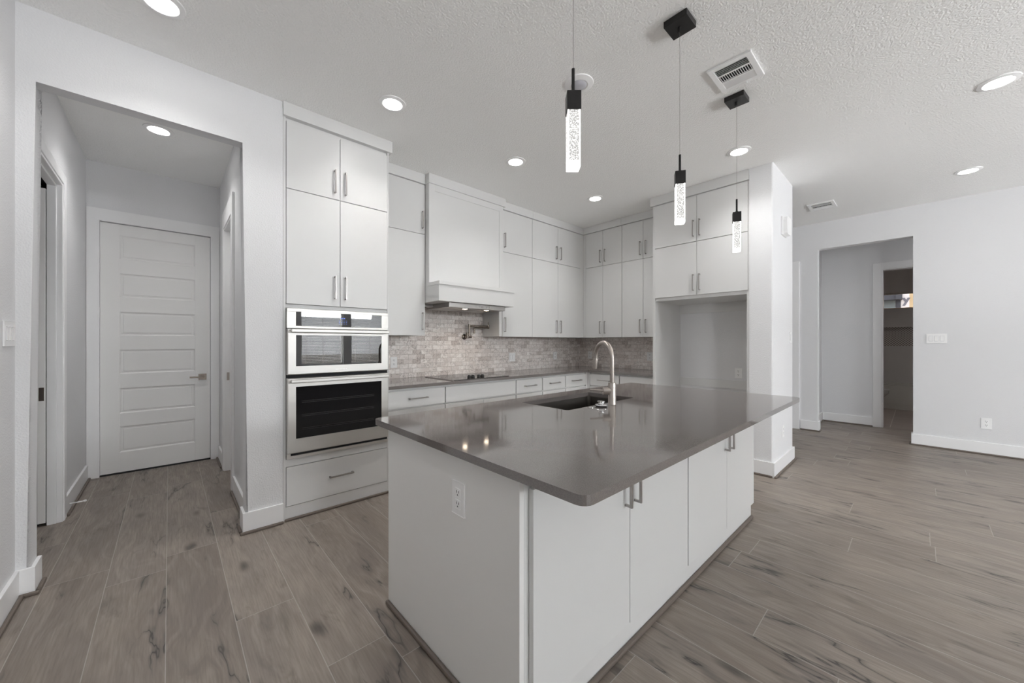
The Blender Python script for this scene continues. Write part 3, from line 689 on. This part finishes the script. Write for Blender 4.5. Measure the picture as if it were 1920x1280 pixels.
base_cab('handleless base cabinet against the refrigerator side panel', 'x', 2.184, 2.674, False, 'door')
t = thing('corner_filler', 'narrow white filler post where base cabinets meet in the corner', 'cabinet filler', (4.4, 3.2, 0))
link('post', box(B(4.353, 4.40, YB + 0.004, YB + 0.02, 0.10, 0.884), 4.384, 4.40, 3.151, YB + 0.02, 0.10, 0.884), M_CAB, t)

# counter (L shape)
bm = prism(bmesh.new(), [(1.408, 3.158), (4.358, 3.158), (4.358, 2.184), (XB - 0.0085, 2.184), (XB - 0.0085, YA - 0.0085), (1.408, YA - 0.0085)], 'z', 0.885, 0.914,
           lambda m_, d: (abs(m_.y - 3.158) < 1e-4 and m_.x < 4.35 and abs(d.x) > 1) or (abs(m_.x - 4.358) < 1e-4 and abs(d.y) > 0.5), 0.003, 2)
tag(link('perimeter_worktop', bm, M_QUARTZ, loc=(3.0, 3.5, 0.885)), 'grey quartz worktop running along both cabinet walls', 'worktop')

# tiled backsplash
struct('wall_tile_range', box(B(1.408, XB - 0.008, YA - 0.008, YA, 0.914, 1.376), 1.972, 2.991, YA - 0.008, YA, 1.376, 1.73), M_TILEX, 'grey marble brick tiles behind the cooktop')
struct('wall_tile_side', B(XB - 0.008, XB, 2.184, YA, 0.914, 1.376), M_TILEY, 'grey marble brick tiles left of the refrigerator alcove')
struct('trim_9', B(XB - 0.0105, XB - 0.0075, YA - 0.0105, YA - 0.0075, 0.9145, 1.376), M_PLASTIC, 'thin white caulk line in the tiled corner')

# range hood
HD = thing('range_hood', 'white panelled range hood over the cooktop', 'range hood', (2.48, 3.6, 1.67))
bm = B(1.974, 2.990, 3.424, YA - 0.01, 1.92, 2.955, 0.001)
# applied shaker frame
for a in ((1.974, 2.048, 1.92, 2.951), (2.931, 2.990, 1.92, 2.951), (2.048, 2.931, 2.885, 2.951), (2.048, 2.931, 1.92, 1.965)):
    box(bm, a[0], a[1], 3.418, 3.4245, a[2], a[3], 0.0008)
link('chimney_box', bm, M_CAB, HD)
link('crown', B(1.965, 3.020, 3.400, 3.80, 2.951, 3.049, 0.001), M_CAB, HD)
sk = link('skirt', B(1.974, 2.9905, 3.226, YA - 0.01, 1.722, 1.92, 0.0015), M_CAB, HD)
link('skirt_cap', B(1.972, 2.991, 3.214, 3.45, 1.886, 1.922, 0.002), M_CAB, sk)
ins = link('hood_insert', box(B(2.128, 2.900, 3.28, 3.74, 1.672, 1.7215, 0.002), 1.99, 2.98, 3.60, 3.74, 1.69, 1.7215, 0.002), M_HOODSTEEL, HD)
bm = bmesh.new()
for i in range(6): lathe(bm, (2.485 + i * 0.034, 3.2803, 1.697), [(0.008, 0), (0.008, 0.003), (0.005, 0.004)], axis=(0, -1, 0), seg=12)
link('control_button', bm, M_CHROME, ins)
for x in (2.40, 2.70): link('lamp', lathe(bmesh.new(), (x, 3.38, 1.6705), [(0.026, 0), (0.026, 0.001)], seg=20), M_HOODLAMP, ins)
for x in (2.40, 2.70):
    l = bpy.data.lights.new('hood_beam', 'SPOT'); l.energy = 4.0; l.spot_size = R(150); l.spot_blend = 1.0; l.shadow_soft_size = 0.025; l.color = (1.0, 0.86, 0.72)
    lo = bpy.data.objects.new('hood_beam', l); COL.objects.link(lo); lo.parent = HD; lo.location = Vector((x, 3.38, 1.667)) - ORG[HD.name]
link('grease_filter', box(B(2.16, 2.50, 3.44, 3.72, 1.6695, 1.6718, 0.0005), 2.52, 2.87, 3.44, 3.72, 1.6695, 1.6718, 0.0005), M_PULL, ins)

# cooktop
CT = thing('cooktop', 'black glass cooktop set in the worktop under the hood', 'cooktop', (2.5, 3.5, 0.914))
link('glass_top', B(2.125, 2.885, 3.20, 3.745, 0.9142, 0.9205, 0.002), M_COOKTOP, CT)
link('edge_trim', B(2.119, 2.125, 3.195, 3.75, 0.9142, 0.922), M_PULL, CT); link('edge_trim', B(2.885, 2.891, 3.195, 3.75, 0.9142, 0.922), M_PULL, CT)
for x in (2.405, 2.455, 2.537, 2.587):
    k = link('knob', lathe(bmesh.new(), (x, 3.31, 0.9205), [(0.019, 0), (0.021, 0.004), (0.018, 0.022), (0.014, 0.026)], seg=20), M_RUBBER, CT, True)
    link('pointer', B(x - 0.003, x + 0.003, 3.292, 3.328, 0.9465, 0.9515, 0.001), M_CHROME, k)

# pot filler
PF = thing('pot_filler', 'brushed metal folding pot filler tap on the tiles above cooktop', 'tap', (2.69, 3.82, 1.37))
link('wall_flange', lathe(bmesh.new(), (2.70, 3.8215, 1.372), [(0.034, 0), (0.034, 0.006), (0.028, 0.012), (0.016, 0.016)], axis=(0, -1, 0), seg=28), M_BRONZE, PF, True)
bm = tube(bmesh.new(), [(2.70, 3.81, 1.372), (2.70, 3.745, 1.372)], 0.016); tube(bm, [(2.70, 3.752, 1.352), (2.70, 3.752, 1.425)], 0.018)
link('valve_body', bm, M_BRONZE, PF, True)
link('valve_lever', tube(tube(bmesh.new(), [(2.705, 3.745, 1.372), (2.745, 3.725, 1.372)], 0.014), [(2.745, 3.725, 1.372), (2.785, 3.705, 1.370)], 0.0035), M_BRONZE, PF, True)
link('riser', tube(tube(bmesh.new(), [(2.700, 3.745, 1.405), (2.718, 3.742, 1.405)], 0.012), [(2.722, 3.742, 1.385), (2.722, 3.742, 1.528)], 0.0135), M_BRONZE, PF, True)
ar = link('swing_arm', tube(bmesh.new(), [(2.722, 3.742, 1.508), (3.0, 3.70, 1.508)], 0.0115), M_BRONZE, PF, True)
bm = tube(bmesh.new(), [(2.988, 3.702, 1.478), (2.988, 3.702, 1.525)], 0.0145); tube(bm, [(2.988, 3.702, 1.522), (2.988, 3.702, 1.560)], 0.004)
link('elbow', bm, M_BRONZE, ar, True)
link('spout', tube(tube(bmesh.new(), [(2.988, 3.688, 1.487), (2.775, 3.70, 1.487)], 0.009), [(2.785, 3.70, 1.488), (2.768, 3.70, 1.480), (2.762, 3.70, 1.465), (2.762, 3.70, 1.412)], 0.009), M_BRONZE, PF, True)

# ------------------------------------------------------------------ electrical plates
def plate(label, p, normal, w, h, kind, gangs=1, cat='outlet', group=None, name=None):
    """wall plate centred at p; local frame: a across, z up, n out of the wall"""
    n = Vector((normal[0], normal[1], 0)); a = Vector((0, 0, 1)).cross(n); c = Vector(p)
    t = thing(name or ('wall_outlet' if kind == 'outlet' else 'light_switch'), label, cat, p, group)
    def bx_(bm, ca, cz, ha, hz, n0, n1, bev=0.0):
        r = bmesh.ops.create_cube(bm, size=2.0)
        for v in r['verts']: v.co = c + a * (ca + v.co.x * ha) + Vector((0, 0, 1)) * (cz + v.co.z * hz) + n * ((n0 + n1) / 2 + v.co.y * (n1 - n0) / 2)
        if bev: bmesh.ops.bevel(bm, geom=list({e for v in r['verts'] for e in v.link_edges}), offset=bev, segments=2, affect='EDGES', profile=0.5)
        return bm
    link('cover_plate', bx_(bmesh.new(), 0, 0, w / 2, h / 2, 0.0, 0.006, 0.0018), M_PLASTIC, t)
    for g_ in range(gangs):
        ga = (g_ - (gangs - 1) / 2) * 0.046
        if kind == 'outlet':
            for s in (0.0215, -0.0215):
                rc = link('receptacle', bx_(bmesh.new(), ga, s, 0.016, 0.0165, 0.006, 0.0082, 0.001), M_PLASTIC, t); sl = bmesh.new()
                bx_(sl, ga - 0.006, s + 0.004, 0.0015, 0.0048, 0.0082, 0.0086); bx_(sl, ga + 0.006, s + 0.004, 0.0015, 0.0048, 0.0082, 0.0086); bx_(sl, ga, s - 0.008, 0.0026, 0.0026, 0.0082, 0.0086)
                link('slots', sl, M_SLOT, rc)
        else:
            fr_ = bmesh.new(); bx_(fr_, ga, 0, 0.0172, 0.034, 0.0055, 0.0064)
            link('rocker_surround', fr_, M_LENS, t)
            link('rocker', bx_(bmesh.new(), ga, 0, 0.0158, 0.0325, 0.006, 0.0095, 0.0016), M_PLASTIC, t)
    return t
GO = 'white outlets and switches on the tiled wall'
plate('white outlet on the tiles beside the wall ovens', (1.778, YA - 0.008, 1.09), (0, -1), 0.074, 0.118, 'outlet', group=GO)
plate('white two gang plate on the tiles right of the cooktop', (3.505, YA - 0.008, 1.10), (0, -1), 0.115, 0.118, 'switch', 2, 'switch', GO)
plate('white outlet on the range wall tiles nearest the corner', (4.41, YA - 0.008, 1.10), (0, -1), 0.082, 0.118, 'outlet', group=GO)
plate('white outlet on the side wall tiles seen behind the faucet arch', (XB - 0.008, 3.60, 1.10), (-1, 0), 0.080, 0.118, 'outlet', group=GO)
plate('white outlet on the tiles beside the refrigerator side panel', (XB - 0.008, 2.58, 1.105), (-1, 0), 0.080, 0.122, 'outlet', group=GO)
plate('white outlet inside the empty refrigerator alcove', (XB, 1.462, 0.937), (-1, 0), 0.078, 0.118, 'outlet')
plate('white outlet on the end panel of the island', (0.81, 1.178, 0.716), (-1, 0), 0.080, 0.124, 'outlet')
plate('white outlet low on the far right wall', (XF, -0.53, 0.363), (-1, 0), 0.080, 0.120, 'outlet')
plate('white three gang switch on the far right wall', (XF, -0.147, 1.353), (-1, 0), 0.172, 0.116, 'switch', 3, 'switch')
plate('white three gang switch on the left wall at picture edge', (XL, 3.005, 1.348), (1, 0), 0.172, 0.120, 'switch', 3, 'switch')
plate('white switch on the window side of the pier', (5.005, 0.953, 1.36), (0, -1), 0.076, 0.118, 'switch', 1, 'switch')
plate('white outlet low on the window side of the pier', (4.67, 0.953, 0.39), (0, -1), 0.072, 0.118, 'outlet')
ch = thing('door_chime', 'white rounded door chime box high on the pier', 'door chime', (4.70, 0.953, 2.50))
link('base_plate', B(4.60, 4.79, 0.935, 0.953, 2.405, 2.595, 0.005), M_PLASTIC, ch)
link('cover', prism(bmesh.new(), rrect(4.605, 4.785, 2.41, 2.59, 0.035), 'y', 0.90, 0.935), M_PLASTIC, ch)

# ------------------------------------------------------------------ island
IS = thing('kitchen_island', 'white island cabinet with four doors under the grey slab', 'kitchen island', (2.0, 1.32, 0))
bm = bmesh.new()
box(bm, 0.83, 1.62, 0.868, 1.795, 0.0, 0.884); box(bm, 2.49, 3.198, 0.868, 1.795, 0.0, 0.884); box(bm, 1.62, 2.49, 0.868, 1.795, 0.0, 0.62)
box(bm, 1.62, 2.49, 0.868, 1.20, 0.62, 0.884); box(bm, 1.62, 2.49, 1.779, 1.795, 0.62, 0.884)
link('carcass', bm, M_ISL, IS)
link('end_panel', B(0.81, 0.83, 0.848, 1.80, 0.0, 0.884, 0.001), M_ISL, IS)
link('face_frame', B(0.83, 3.198, 0.848, 0.868, 0.0, 0.884, 0.0008), M_CAB, IS)
for a0, a1, h in ((0.850, 1.433, 1.398), (1.437, 2.020, 1.472), (2.031, 2.613, 2.578), (2.617, 3.186, 2.652)):
    front(IS, 'door', 'y', a0, a1, 0.119, 0.838, 0.826, (h, 0.715), m=M_CAB)
segs = [(0.81, 0.848, 0.81, 1.80, -1, 0, 1, 0), (0.81, 0.848, 3.198, 0.848, 0, -1, 1, 0)]
struct('trim_10', run(segs, 0.0, 0.018, 0.0, 0.022, 0.007), M_SHOE, 'brown shoe moulding around the island base')

outer = rrect(0.775, 3.312, 0.570, 1.903, 0.035); inner = rrect(1.690, 2.425, 1.365, 1.752, 0.012)
bm = ring_slab(bmesh.new(), outer, inner, 0.885, 0.914)
es = [e for e in bm.edges if all(abs(v.co.z - 0.914) < 1e-5 for v in e.verts) and len(e.link_faces) == 2 and abs(e.calc_face_angle(0)) > 1]
bmesh.ops.bevel(bm, geom=es, offset=0.003, segments=2, affect='EDGES', profile=0.5)
tag(link('island_worktop', bm, M_QUARTZ, loc=(2.0, 1.25, 0.885)), 'large polished grey quartz slab overhanging the island', 'worktop')

SK = thing('kitchen_sink', 'dark undermount sink sunk in the island slab', 'sink', (2.06, 1.56, 0.66))
o_, i_ = rrect(1.675, 2.440, 1.350, 1.767, 0.03), rrect(1.683, 2.432, 1.358, 1.759, 0.025)
bm = ring_slab(bmesh.new(), o_, i_, 0.665, 0.8845)
prism(bm, rrect(1.675, 2.440, 1.350, 1.767, 0.03), 'z', 0.655, 0.667)
link('basin', bm, M_SINK, SK, True)
link('drain', lathe(bmesh.new(), (2.06, 1.56, 0.667), [(0.045, 0), (0.045, 0.003), (0.03, 0.002)], seg=24), M_CHROME, SK)

# faucet
FX, FY = 2.06, 1.31
FA = thing('kitchen_faucet', 'brushed nickel gooseneck faucet standing by the island sink', 'faucet', (FX, FY, 0.914))
link('body', lathe(bmesh.new(), (FX, FY, 0.9142), [(0.0255, 0), (0.0255, 0.003), (0.0245, 0.005), (0.0245, 0.134), (0.0235, 0.137)], seg=28), M_NICKEL, FA, True)
dx, dy = 0.41, 0.91; rr = 0.099
P_ = [(FX, FY, 1.045), (FX, FY, 1.205)]
for i in range(1, 17):
    a = math.pi - math.pi * i / 16 * 1.02
    s = rr + rr * math.cos(a); P_.append((FX + dx * s, FY + dy * s, 1.205 + rr * math.sin(a)))
link('gooseneck', tube(bmesh.new(), P_, 0.0135, 18), M_NICKEL, FA, True)
e = Vector(P_[-1]); o2 = e + Vector((dx * 0.012, dy * 0.012, -0.072))
link('spray_head', tube(bmesh.new(), [e, e + (o2 - e) * 0.08, o2], [0.0145, 0.0165, 0.015], 18), M_NICKEL, FA, True)
hd = Vector((-0.707, 0.707, 0)); c = Vector((FX, FY, 0.999))
lv = link('lever_hub', tube(bmesh.new(), [c + hd * 0.010, c + hd * 0.058], 0.0235, 28), M_NICKEL, FA, True)
link('lever', tube(bmesh.new(), [c + hd * 0.056 + Vector((0, 0, 0.002)), c + hd * 0.140 + Vector((0, 0, 0.008))], [0.0068, 0.0055], 14), M_NICKEL, lv, True)

ST = thing('sink_stopper', 'chrome and black rubber sink stopper left on the island slab', 'sink stopper', (1.94, 1.31, 0.9142))
link('rubber_seal', lathe(bmesh.new(), (1.94, 1.31, 0.9145), [(0.030, 0), (0.037, 0.006), (0.037, 0.009)], seg=28), M_RUBBER, ST, True)
link('chrome_cap', lathe(bmesh.new(), (1.94, 1.31, 0.9235), [(0.037, 0), (0.034, 0.005), (0.018, 0.008), (0.016, 0.016), (0.023, 0.019), (0.023, 0.024), (0.012, 0.027)], seg=28), M_CHROME, ST, True)
tag(link('metal_washer', lathe(bmesh.new(), (1.868, 1.335, 0.9142), [(0.021, 0), (0.021, 0.0015), (0.017, 0.003)], seg=24), M_CHROME, loc=(1.868, 1.335, 0.9142)), 'small flat metal disc lying left of the sink stopper', 'disc')

# ------------------------------------------------------------------ ceiling fittings
def downlight(x, y, label, power=1.0):
    t = thing('recessed_light', label, 'ceiling light', (x, y, CEIL), 'round recessed ceiling lights')
    link('trim_ring', lathe(bmesh.new(), (x, y, CEIL - 0.0005), [(0.096, 0), (0.094, 0.005), (0.070, 0.010), (0.066, 0.007)], axis=(0, 0, -1), seg=40), M_PLASTIC, t, True)
    link('diffuser', lathe(bmesh.new(), (x, y, CEIL - 0.0075), [(0.064, 0), (0.064, 0.0012)], axis=(0, 0, -1), seg=32), M_LAMP, t)
    l = bpy.data.lights.new('downlight_beam', 'SPOT'); l.energy = LAMPW * power; l.spot_size = R(135); l.spot_blend = 1.0; l.shadow_soft_size = 0.06; l.color = (1.0, 0.99, 0.98)
    lo = bpy.data.objects.new('downlight_beam', l); COL.objects.link(lo); lo.parent = t; lo.location = (0, 0, -0.02)
downlight(1.20, 2.60, 'recessed light above the oven cabinet front')
downlight(2.46, 2.63, 'recessed light in front of the hood')
downlight(3.80, 2.65, 'recessed light nearest the kitchen corner')
downlight(3.83, 1.11, 'recessed light behind the farthest pendant wire')
downlight(4.09, -0.36, 'large recessed light near the right edge of the ceiling', 0.6)
downlight(5.98, -0.34, 'recessed light nearest the far right wall', 0.25)
downlight(-0.03, 2.63, 'recessed light cut by the top edge, before the hall opening', 0.8)
downlight(-0.065, 4.22, 'recessed light inside the hall')
downlight(9.4, -0.3, 'unseen recessed light added to lift the dark bathroom', 0.8)  # unseen lamp, added because the bathroom came out too dark
downlight(7.6, -0.6, 'unseen recessed light added to brighten the passage', 0.55)  # unseen lamp, added as fill for the passage walls
sd = thing('ceiling_sensor', 'white round ceiling disc with grey lens behind nearest pendant', 'ceiling sensor', (2.035, 1.55, CEIL))
link('housing', lathe(bmesh.new(), (2.035, 1.55, CEIL - 0.0005), [(0.097, 0), (0.095, 0.006), (0.060, 0.014), (0.054, 0.011)], axis=(0, 0, -1), seg=40), M_PLASTIC, sd, True)
link('lens', lathe(bmesh.new(), (2.035, 1.55, CEIL - 0.0115), [(0.053, 0), (0.045, 0.008), (0.02, 0.013)], axis=(0, 0, -1), seg=32), M_LENS, sd, True)

def vent(x0, x1, y0, y1, label):
    t = thing('ceiling_vent', label, 'ceiling vent', ((x0 + x1) / 2, (y0 + y1) / 2, CEIL), 'white ceiling air vents')
    z1 = CEIL - 0.0005; z0 = CEIL - 0.013; w = 0.034; bm = bmesh.new()
    box(bm, x0, x1, y0, y0 + w, z0, z1, 0.003); box(bm, x0, x1, y1 - w, y1, z0, z1, 0.003)
    box(bm, x0, x0 + w, y0 + w - 0.003, y1 - w + 0.003, z0, z1, 0.003); box(bm, x1 - w, x1, y0 + w - 0.003, y1 - w + 0.003, z0, z1, 0.003)
    ya, yb = y0 + w, y1 - w; xa, xb = x0 + w, x1 - w; H3 = (xb - xa) / 3
    for k in (1, 2): box(bm, xa + H3 * k - 0.004, xa + H3 * k + 0.004, ya - 0.003, yb + 0.003, z0 + 0.001, z1)
    link('frame', bm, M_PLASTIC, t)
    link('duct_shade', B(xa, xb, ya, yb, z1 - 0.0015, z1), M_DARK, t)  # flat dark sheet painted as the shade behind the louvres
    def slats(rows):
        b = bmesh.new()
        for (c, d, ln, tilt, along) in rows:
            r = bmesh.ops.create_cube(b, size=1.0); rot = Matrix.Rotation(tilt, 3, 'X' if along == 'x' else 'Y')
            for v in r['verts']:
                s = Vector((v.co.x * ln, v.co.y * d, v.co.z * 0.0012)) if along == 'x' else Vector((v.co.x * d, v.co.y * ln, v.co.z * 0.0012))
                v.co = rot @ s + Vector(c)
        return b
    zc = z0 + 0.005; xm = (xa + xb) / 2; ym = (ya + yb) / 2; rows = []
    for k in range(5): rows.append(((xa + H3 * (k + 0.5) / 5, ym, zc), 0.012, yb - ya, R(-48), 'y'))
    for k in range(5): rows.append(((xb - H3 * (k + 0.5) / 5, ym, zc), 0.015, yb - ya, R(38), 'y'))
    n = 14
    for k in range(n): rows.append(((xm, ya + (yb - ya) * (k + 0.5) / n, zc), 0.010, H3 - 0.010, R(48), 'x'))
    link('louvres', slats(rows), M_PLASTIC, t)
    link('damper_lever', B(x1 - 0.02, x1 - 0.008, ym - 0.03, ym - 0.026, z0 - 0.010, z0 + 0.001), M_PLASTIC, t)
vent(2.545, 2.840, 0.675, 0.925, 'white rectangular ceiling vent close to the middle pendant canopies')
vent(5.975, 6.285, 0.705, 0.965, 'small white ceiling vent beyond the pier')

def pendant(x, y, rot, label):
    t = thing('pendant_light', label, 'pendant light', (x, y, 1.95), 'slim black pendants over the island')
    # turned as a whole about its wire; the canopy stays square to the room
    cn = link('canopy', B(x - 0.062, x + 0.062, y - 0.062, y + 0.062, CEIL - 0.034, CEIL - 0.0005, 0.0015), M_BLACK, t)
    bm = tube(bmesh.new(), [(x - 0.004, y, CEIL - 0.033), (x - 0.004, y, CEIL - 0.060)], [0.008, 0.005], 12); tube(bm, [(x + 0.022, y + 0.014, CEIL - 0.033), (x + 0.022, y + 0.014, CEIL - 0.045)], 0.006, 12)
    link('strain_relief', bm, M_BLACK, cn, True)
    link('wire', tube(bmesh.new(), [(x, y, 2.32), (x, y, CEIL - 0.055)], 0.0011, 8), M_PULL, t, True)
    link('stem', tube(tube(bmesh.new(), [(x, y, 2.225), (x, y, 2.325)], 0.0062, 14), [(x, y, 2.228), (x, y, 2.238)], 0.010, 14), M_BLACK, t, True)
    def sq(bm, h, z0, z1, bev):
        r = bmesh.ops.create_cube(bm, size=2.0); q = Matrix.Rotation(rot, 3, 'Z')
        for v in r['verts']: v.co = q @ Vector((v.co.x * h, v.co.y * h, 0)) + Vector((x, y, (z0 + z1) / 2 + v.co.z * (z1 - z0) / 2))
        bmesh.ops.bevel(bm, geom=list({e for v in r['verts'] for e in v.link_edges}), offset=bev, segments=2, affect='EDGES', profile=0.5); return bm
    link('socket_cap', sq(bmesh.new(), 0.0262, 2.160, 2.230, 0.002), M_BLACK, t)
    # crystal: object axes follow the block so its bright rim follows its edges
    o = link('crystal_block', sq(bmesh.new(), 0.0235, 1.952, 2.162, 0.0012), M_CRYSTAL, t, loc=(x, y, 1.952))
    o.data.transform(Matrix.Rotation(-rot, 4, 'Z')); o.rotation_euler = (0, 0, rot)
    l = bpy.data.lights.new('pendant_glow', 'POINT'); l.energy = 1.5; l.shadow_soft_size = 0.03; l.color = (1, 0.96, 0.9)
    lo = bpy.data.objects.new('pendant_glow', l); COL.objects.link(lo); lo.parent = t; lo.location = (0, 0, -0.045)
pendant(1.11, 0.872, R(38 + 9), 'pendant nearest the viewer, its canopy above the picture')
pendant(2.046, 0.879, R(23 + 8), 'middle pendant over the island')
pendant(2.98, 0.878, R(16.4 + 5), 'pendant farthest from the viewer, nearest the pier')

# ------------------------------------------------------------------ south windows with blinds (all but the added first one seen mirrored in the ovens)
YS = -6.25
for i, (a, b, c, d) in enumerate(SOUTH):
    w = sroot('window_%d' % (i + 1), ((a + b) / 2, YS - 0.05, c), 'hidden window behind the viewpoint', 'window')
    bm = bmesh.new()
    for q in ((a, a + 0.035, c, d), (b - 0.035, b, c, d), (a, b, c, c + 0.035), (a, b, d - 0.035, d), (a, b, (c + d) / 2 - 0.015, (c + d) / 2 + 0.015)):
        box(bm, q[0], q[1], YS - 0.14, YS - 0.09, q[2], q[3])
    link('frame', bm, M_TRIM, w)
    link('pane', B(a + 0.035, b - 0.035, YS - 0.12, YS - 0.116, c + 0.035, d - 0.035), M_GLASS, w)
    if True:
        bl = thing('window_blind', 'white slatted blind in window %s behind the viewpoint' % ('behind the viewpoint', 'mirrored left in ovens', 'mirrored right in ovens')[i], 'blind', ((a + b) / 2, YS - 0.03, d), 'slatted blinds')
        link('headrail', B(a + 0.01, b - 0.01, YS - 0.07, YS - 0.01, d - 0.045, d - 0.003, 0.003), M_BLIND, bl)
        bm = bmesh.new(); z = c + 0.03
        while z < d - 0.06:
            r = bmesh.ops.create_cube(bm, size=1.0); rot = Matrix.Rotation(R(8), 3, 'X')
            for v in r['verts']: v.co = rot @ Vector((v.co.x * (b - a - 0.03), v.co.y * 0.05, v.co.z * 0.0025)) + Vector(((a + b) / 2, YS - 0.04, z))
            z += 0.047
        link('slats', bm, M_BLIND, bl)
        bm = bmesh.new()
        for x in (a + 0.12, (a + b) / 2, b - 0.12): box(bm, x - 0.003, x + 0.003, YS - 0.0135, YS - 0.012, c + 0.02, d - 0.02)
        link('ladder_tape', bm, M_BLIND, bl)

for i, (a, b, c, d) in enumerate(WEST):  # side windows added to let in light from the left
    w = sroot('window_%d' % (i + 6), (XL - 0.07, (a + b) / 2, c), 'unseen side window added for light behind the viewpoint', 'window')
    bm = bmesh.new()
    for q in ((a, a + 0.04, c, d), (b - 0.04, b, c, d), (a, b, c, c + 0.04), (a, b, d - 0.04, d), ((a + b) / 2 - 0.02, (a + b) / 2 + 0.02, c, d)):
        box(bm, XL - 0.10, XL - 0.05, q[0], q[1], q[2], q[3])
    link('frame', bm, M_TRIM, w)
    link('pane', B(XL - 0.078, XL - 0.074, a + 0.04, b - 0.04, c + 0.04, d - 0.04), M_GLASS, w)

# ------------------------------------------------------------------ bathroom
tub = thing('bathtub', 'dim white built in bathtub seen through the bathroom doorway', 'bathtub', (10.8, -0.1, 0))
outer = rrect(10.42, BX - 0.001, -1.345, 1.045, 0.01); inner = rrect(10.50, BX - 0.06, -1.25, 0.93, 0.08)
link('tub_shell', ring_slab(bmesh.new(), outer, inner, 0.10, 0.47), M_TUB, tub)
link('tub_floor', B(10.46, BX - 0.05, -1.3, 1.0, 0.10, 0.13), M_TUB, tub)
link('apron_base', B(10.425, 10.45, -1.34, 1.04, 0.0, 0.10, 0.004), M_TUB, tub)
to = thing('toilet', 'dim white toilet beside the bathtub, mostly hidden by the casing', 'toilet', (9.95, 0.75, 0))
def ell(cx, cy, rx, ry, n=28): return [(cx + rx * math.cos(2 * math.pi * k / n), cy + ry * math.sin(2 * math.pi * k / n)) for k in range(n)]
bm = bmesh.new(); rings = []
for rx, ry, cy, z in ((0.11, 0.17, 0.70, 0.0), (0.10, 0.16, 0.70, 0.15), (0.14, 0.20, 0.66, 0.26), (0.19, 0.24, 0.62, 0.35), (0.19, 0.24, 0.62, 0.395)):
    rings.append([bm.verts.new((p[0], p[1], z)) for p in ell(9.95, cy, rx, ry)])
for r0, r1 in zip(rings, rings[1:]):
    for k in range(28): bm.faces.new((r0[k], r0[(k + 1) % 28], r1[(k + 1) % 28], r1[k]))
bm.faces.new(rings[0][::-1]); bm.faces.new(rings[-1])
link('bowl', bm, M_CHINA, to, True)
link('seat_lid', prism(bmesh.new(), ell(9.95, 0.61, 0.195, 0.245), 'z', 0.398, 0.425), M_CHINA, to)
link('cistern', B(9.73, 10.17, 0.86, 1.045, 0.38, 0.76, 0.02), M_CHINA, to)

w5 = sroot('window_5', (BX, 0.15, 2.01), 'wide low window high over the bathtub', 'window')
link('sill', B(BX + 0.002, BX + 0.139, -0.55, 0.86, 2.01, 2.022), M_SILLWOOD, w5)
bm = bmesh.new()
for q in ((-0.55, -0.52, 2.022, 2.34), (0.83, 0.86, 2.022, 2.34), (-0.52, 0.83, 2.31, 2.34)): box(bm, BX + 0.07, BX + 0.11, q[0], q[1], q[2], q[3])
link('frame', bm, M_BATHWALL, w5)
link('pane', B(BX + 0.088, BX + 0.092, -0.52, 0.83, 2.022, 2.31), M_GLASS, w5)

# neighbouring house glimpsed through the bathroom window
NX = 15.0
nb = thing('neighbour_house', 'wrapped unfinished house wall seen through bathroom window', 'house', (NX, 0.3, 0))
link('wrap', B(NX, NX + 0.2, 0.175, 6, 0.0, 6.0), M_WRAP, nb)
link('sheathing', B(NX + 0.004, NX + 0.2, -4, 0.175, 0.0, 6.0), M_OSB, nb)
def npx(px, py):   # position on the wall plane along the sight line through the window
    A_ = R(47.46); u = (px - 960) / 700; v = (641.5 - py) / 700
    dx_, dy_ = math.cos(A_) + u * math.sin(A_), math.sin(A_) - u * math.cos(A_); k = NX / dx_
    return dy_ * k, CAMH + v * k
def nrect(bm, p0, p1, x0, x1):
    y0, z1 = npx(*p0); y1, z0 = npx(*p1); box(bm, x0, x1, y1, y0, z0, z1)
bm = bmesh.new(); nrect(bm, (1600, 556), (1690, 562), NX - 0.25, NX - 0.002); nrect(bm, (1680, 552), (1692, 562), NX - 0.30, NX - 0.002); nrect(bm, (1679.5, 562), (1689, 640), NX - 0.02, NX - 0.002)
link('dark_fascia', bm, mat('dark_fascia_board', (0.05, 0.05, 0.06, 1), 0.6, vary=0.1), nb)
bm = bmesh.new(); nrect(bm, (1600, 562), (1679, 640), NX - 0.02, NX - 0.002)
link('window_opening', bm, mat('dull_glass', (0.16, 0.18, 0.18, 1), 0.4, vary=0.1), nb)
fc = bpy.data.curves.new('wrap_letter', 'FONT'); fc.body = 'y'; fc.extrude = 0.002; fc.offset = 0.012
ya, za = npx(1693, 572); yb, zb = npx(1703.5, 558)
fsz = fc.size = (zb - za) * 1.45; fc.materials.append(M_INK)
ft = bpy.data.objects.new('letter_outline', fc); COL.objects.link(ft); bpy.context.view_layer.update()
fm = bpy.data.meshes.new_from_object(ft.evaluated_get(bpy.context.evaluated_depsgraph_get())); bpy.data.objects.remove(ft); bpy.data.curves.remove(fc)
fm.materials.clear(); fm.materials.append(M_INK)
fo = bpy.data.objects.new('printed_letter', fm); COL.objects.link(fo); fo.parent = nb
fo.location = Vector((NX - 0.004, ya, za + fsz * 0.21)) - Vector((NX, 0.3, 0)); fo.rotation_euler = (R(90), 0, R(-90))
bm = bmesh.new()
for i, w in enumerate((1.6, 2.2, 1.2, 2.4, 0, 1.4, 2.6, 2.0, 1.0)):
    if w: nrect(bm, (1679.5 + i * 2.6, 547.6), (1679.5 + i * 2.6 + w, 550.6), NX - 0.004, NX - 0.001)
link('printed_marks', bm, M_REDINK, nb)
gr = link('ground_outside', B(-30, 60, -40, 40, -0.4, -0.12), M_LOT); gr['kind'] = 'structure'; gr['label'] = 'bare dirt lot outside the windows'; gr['category'] = 'ground'
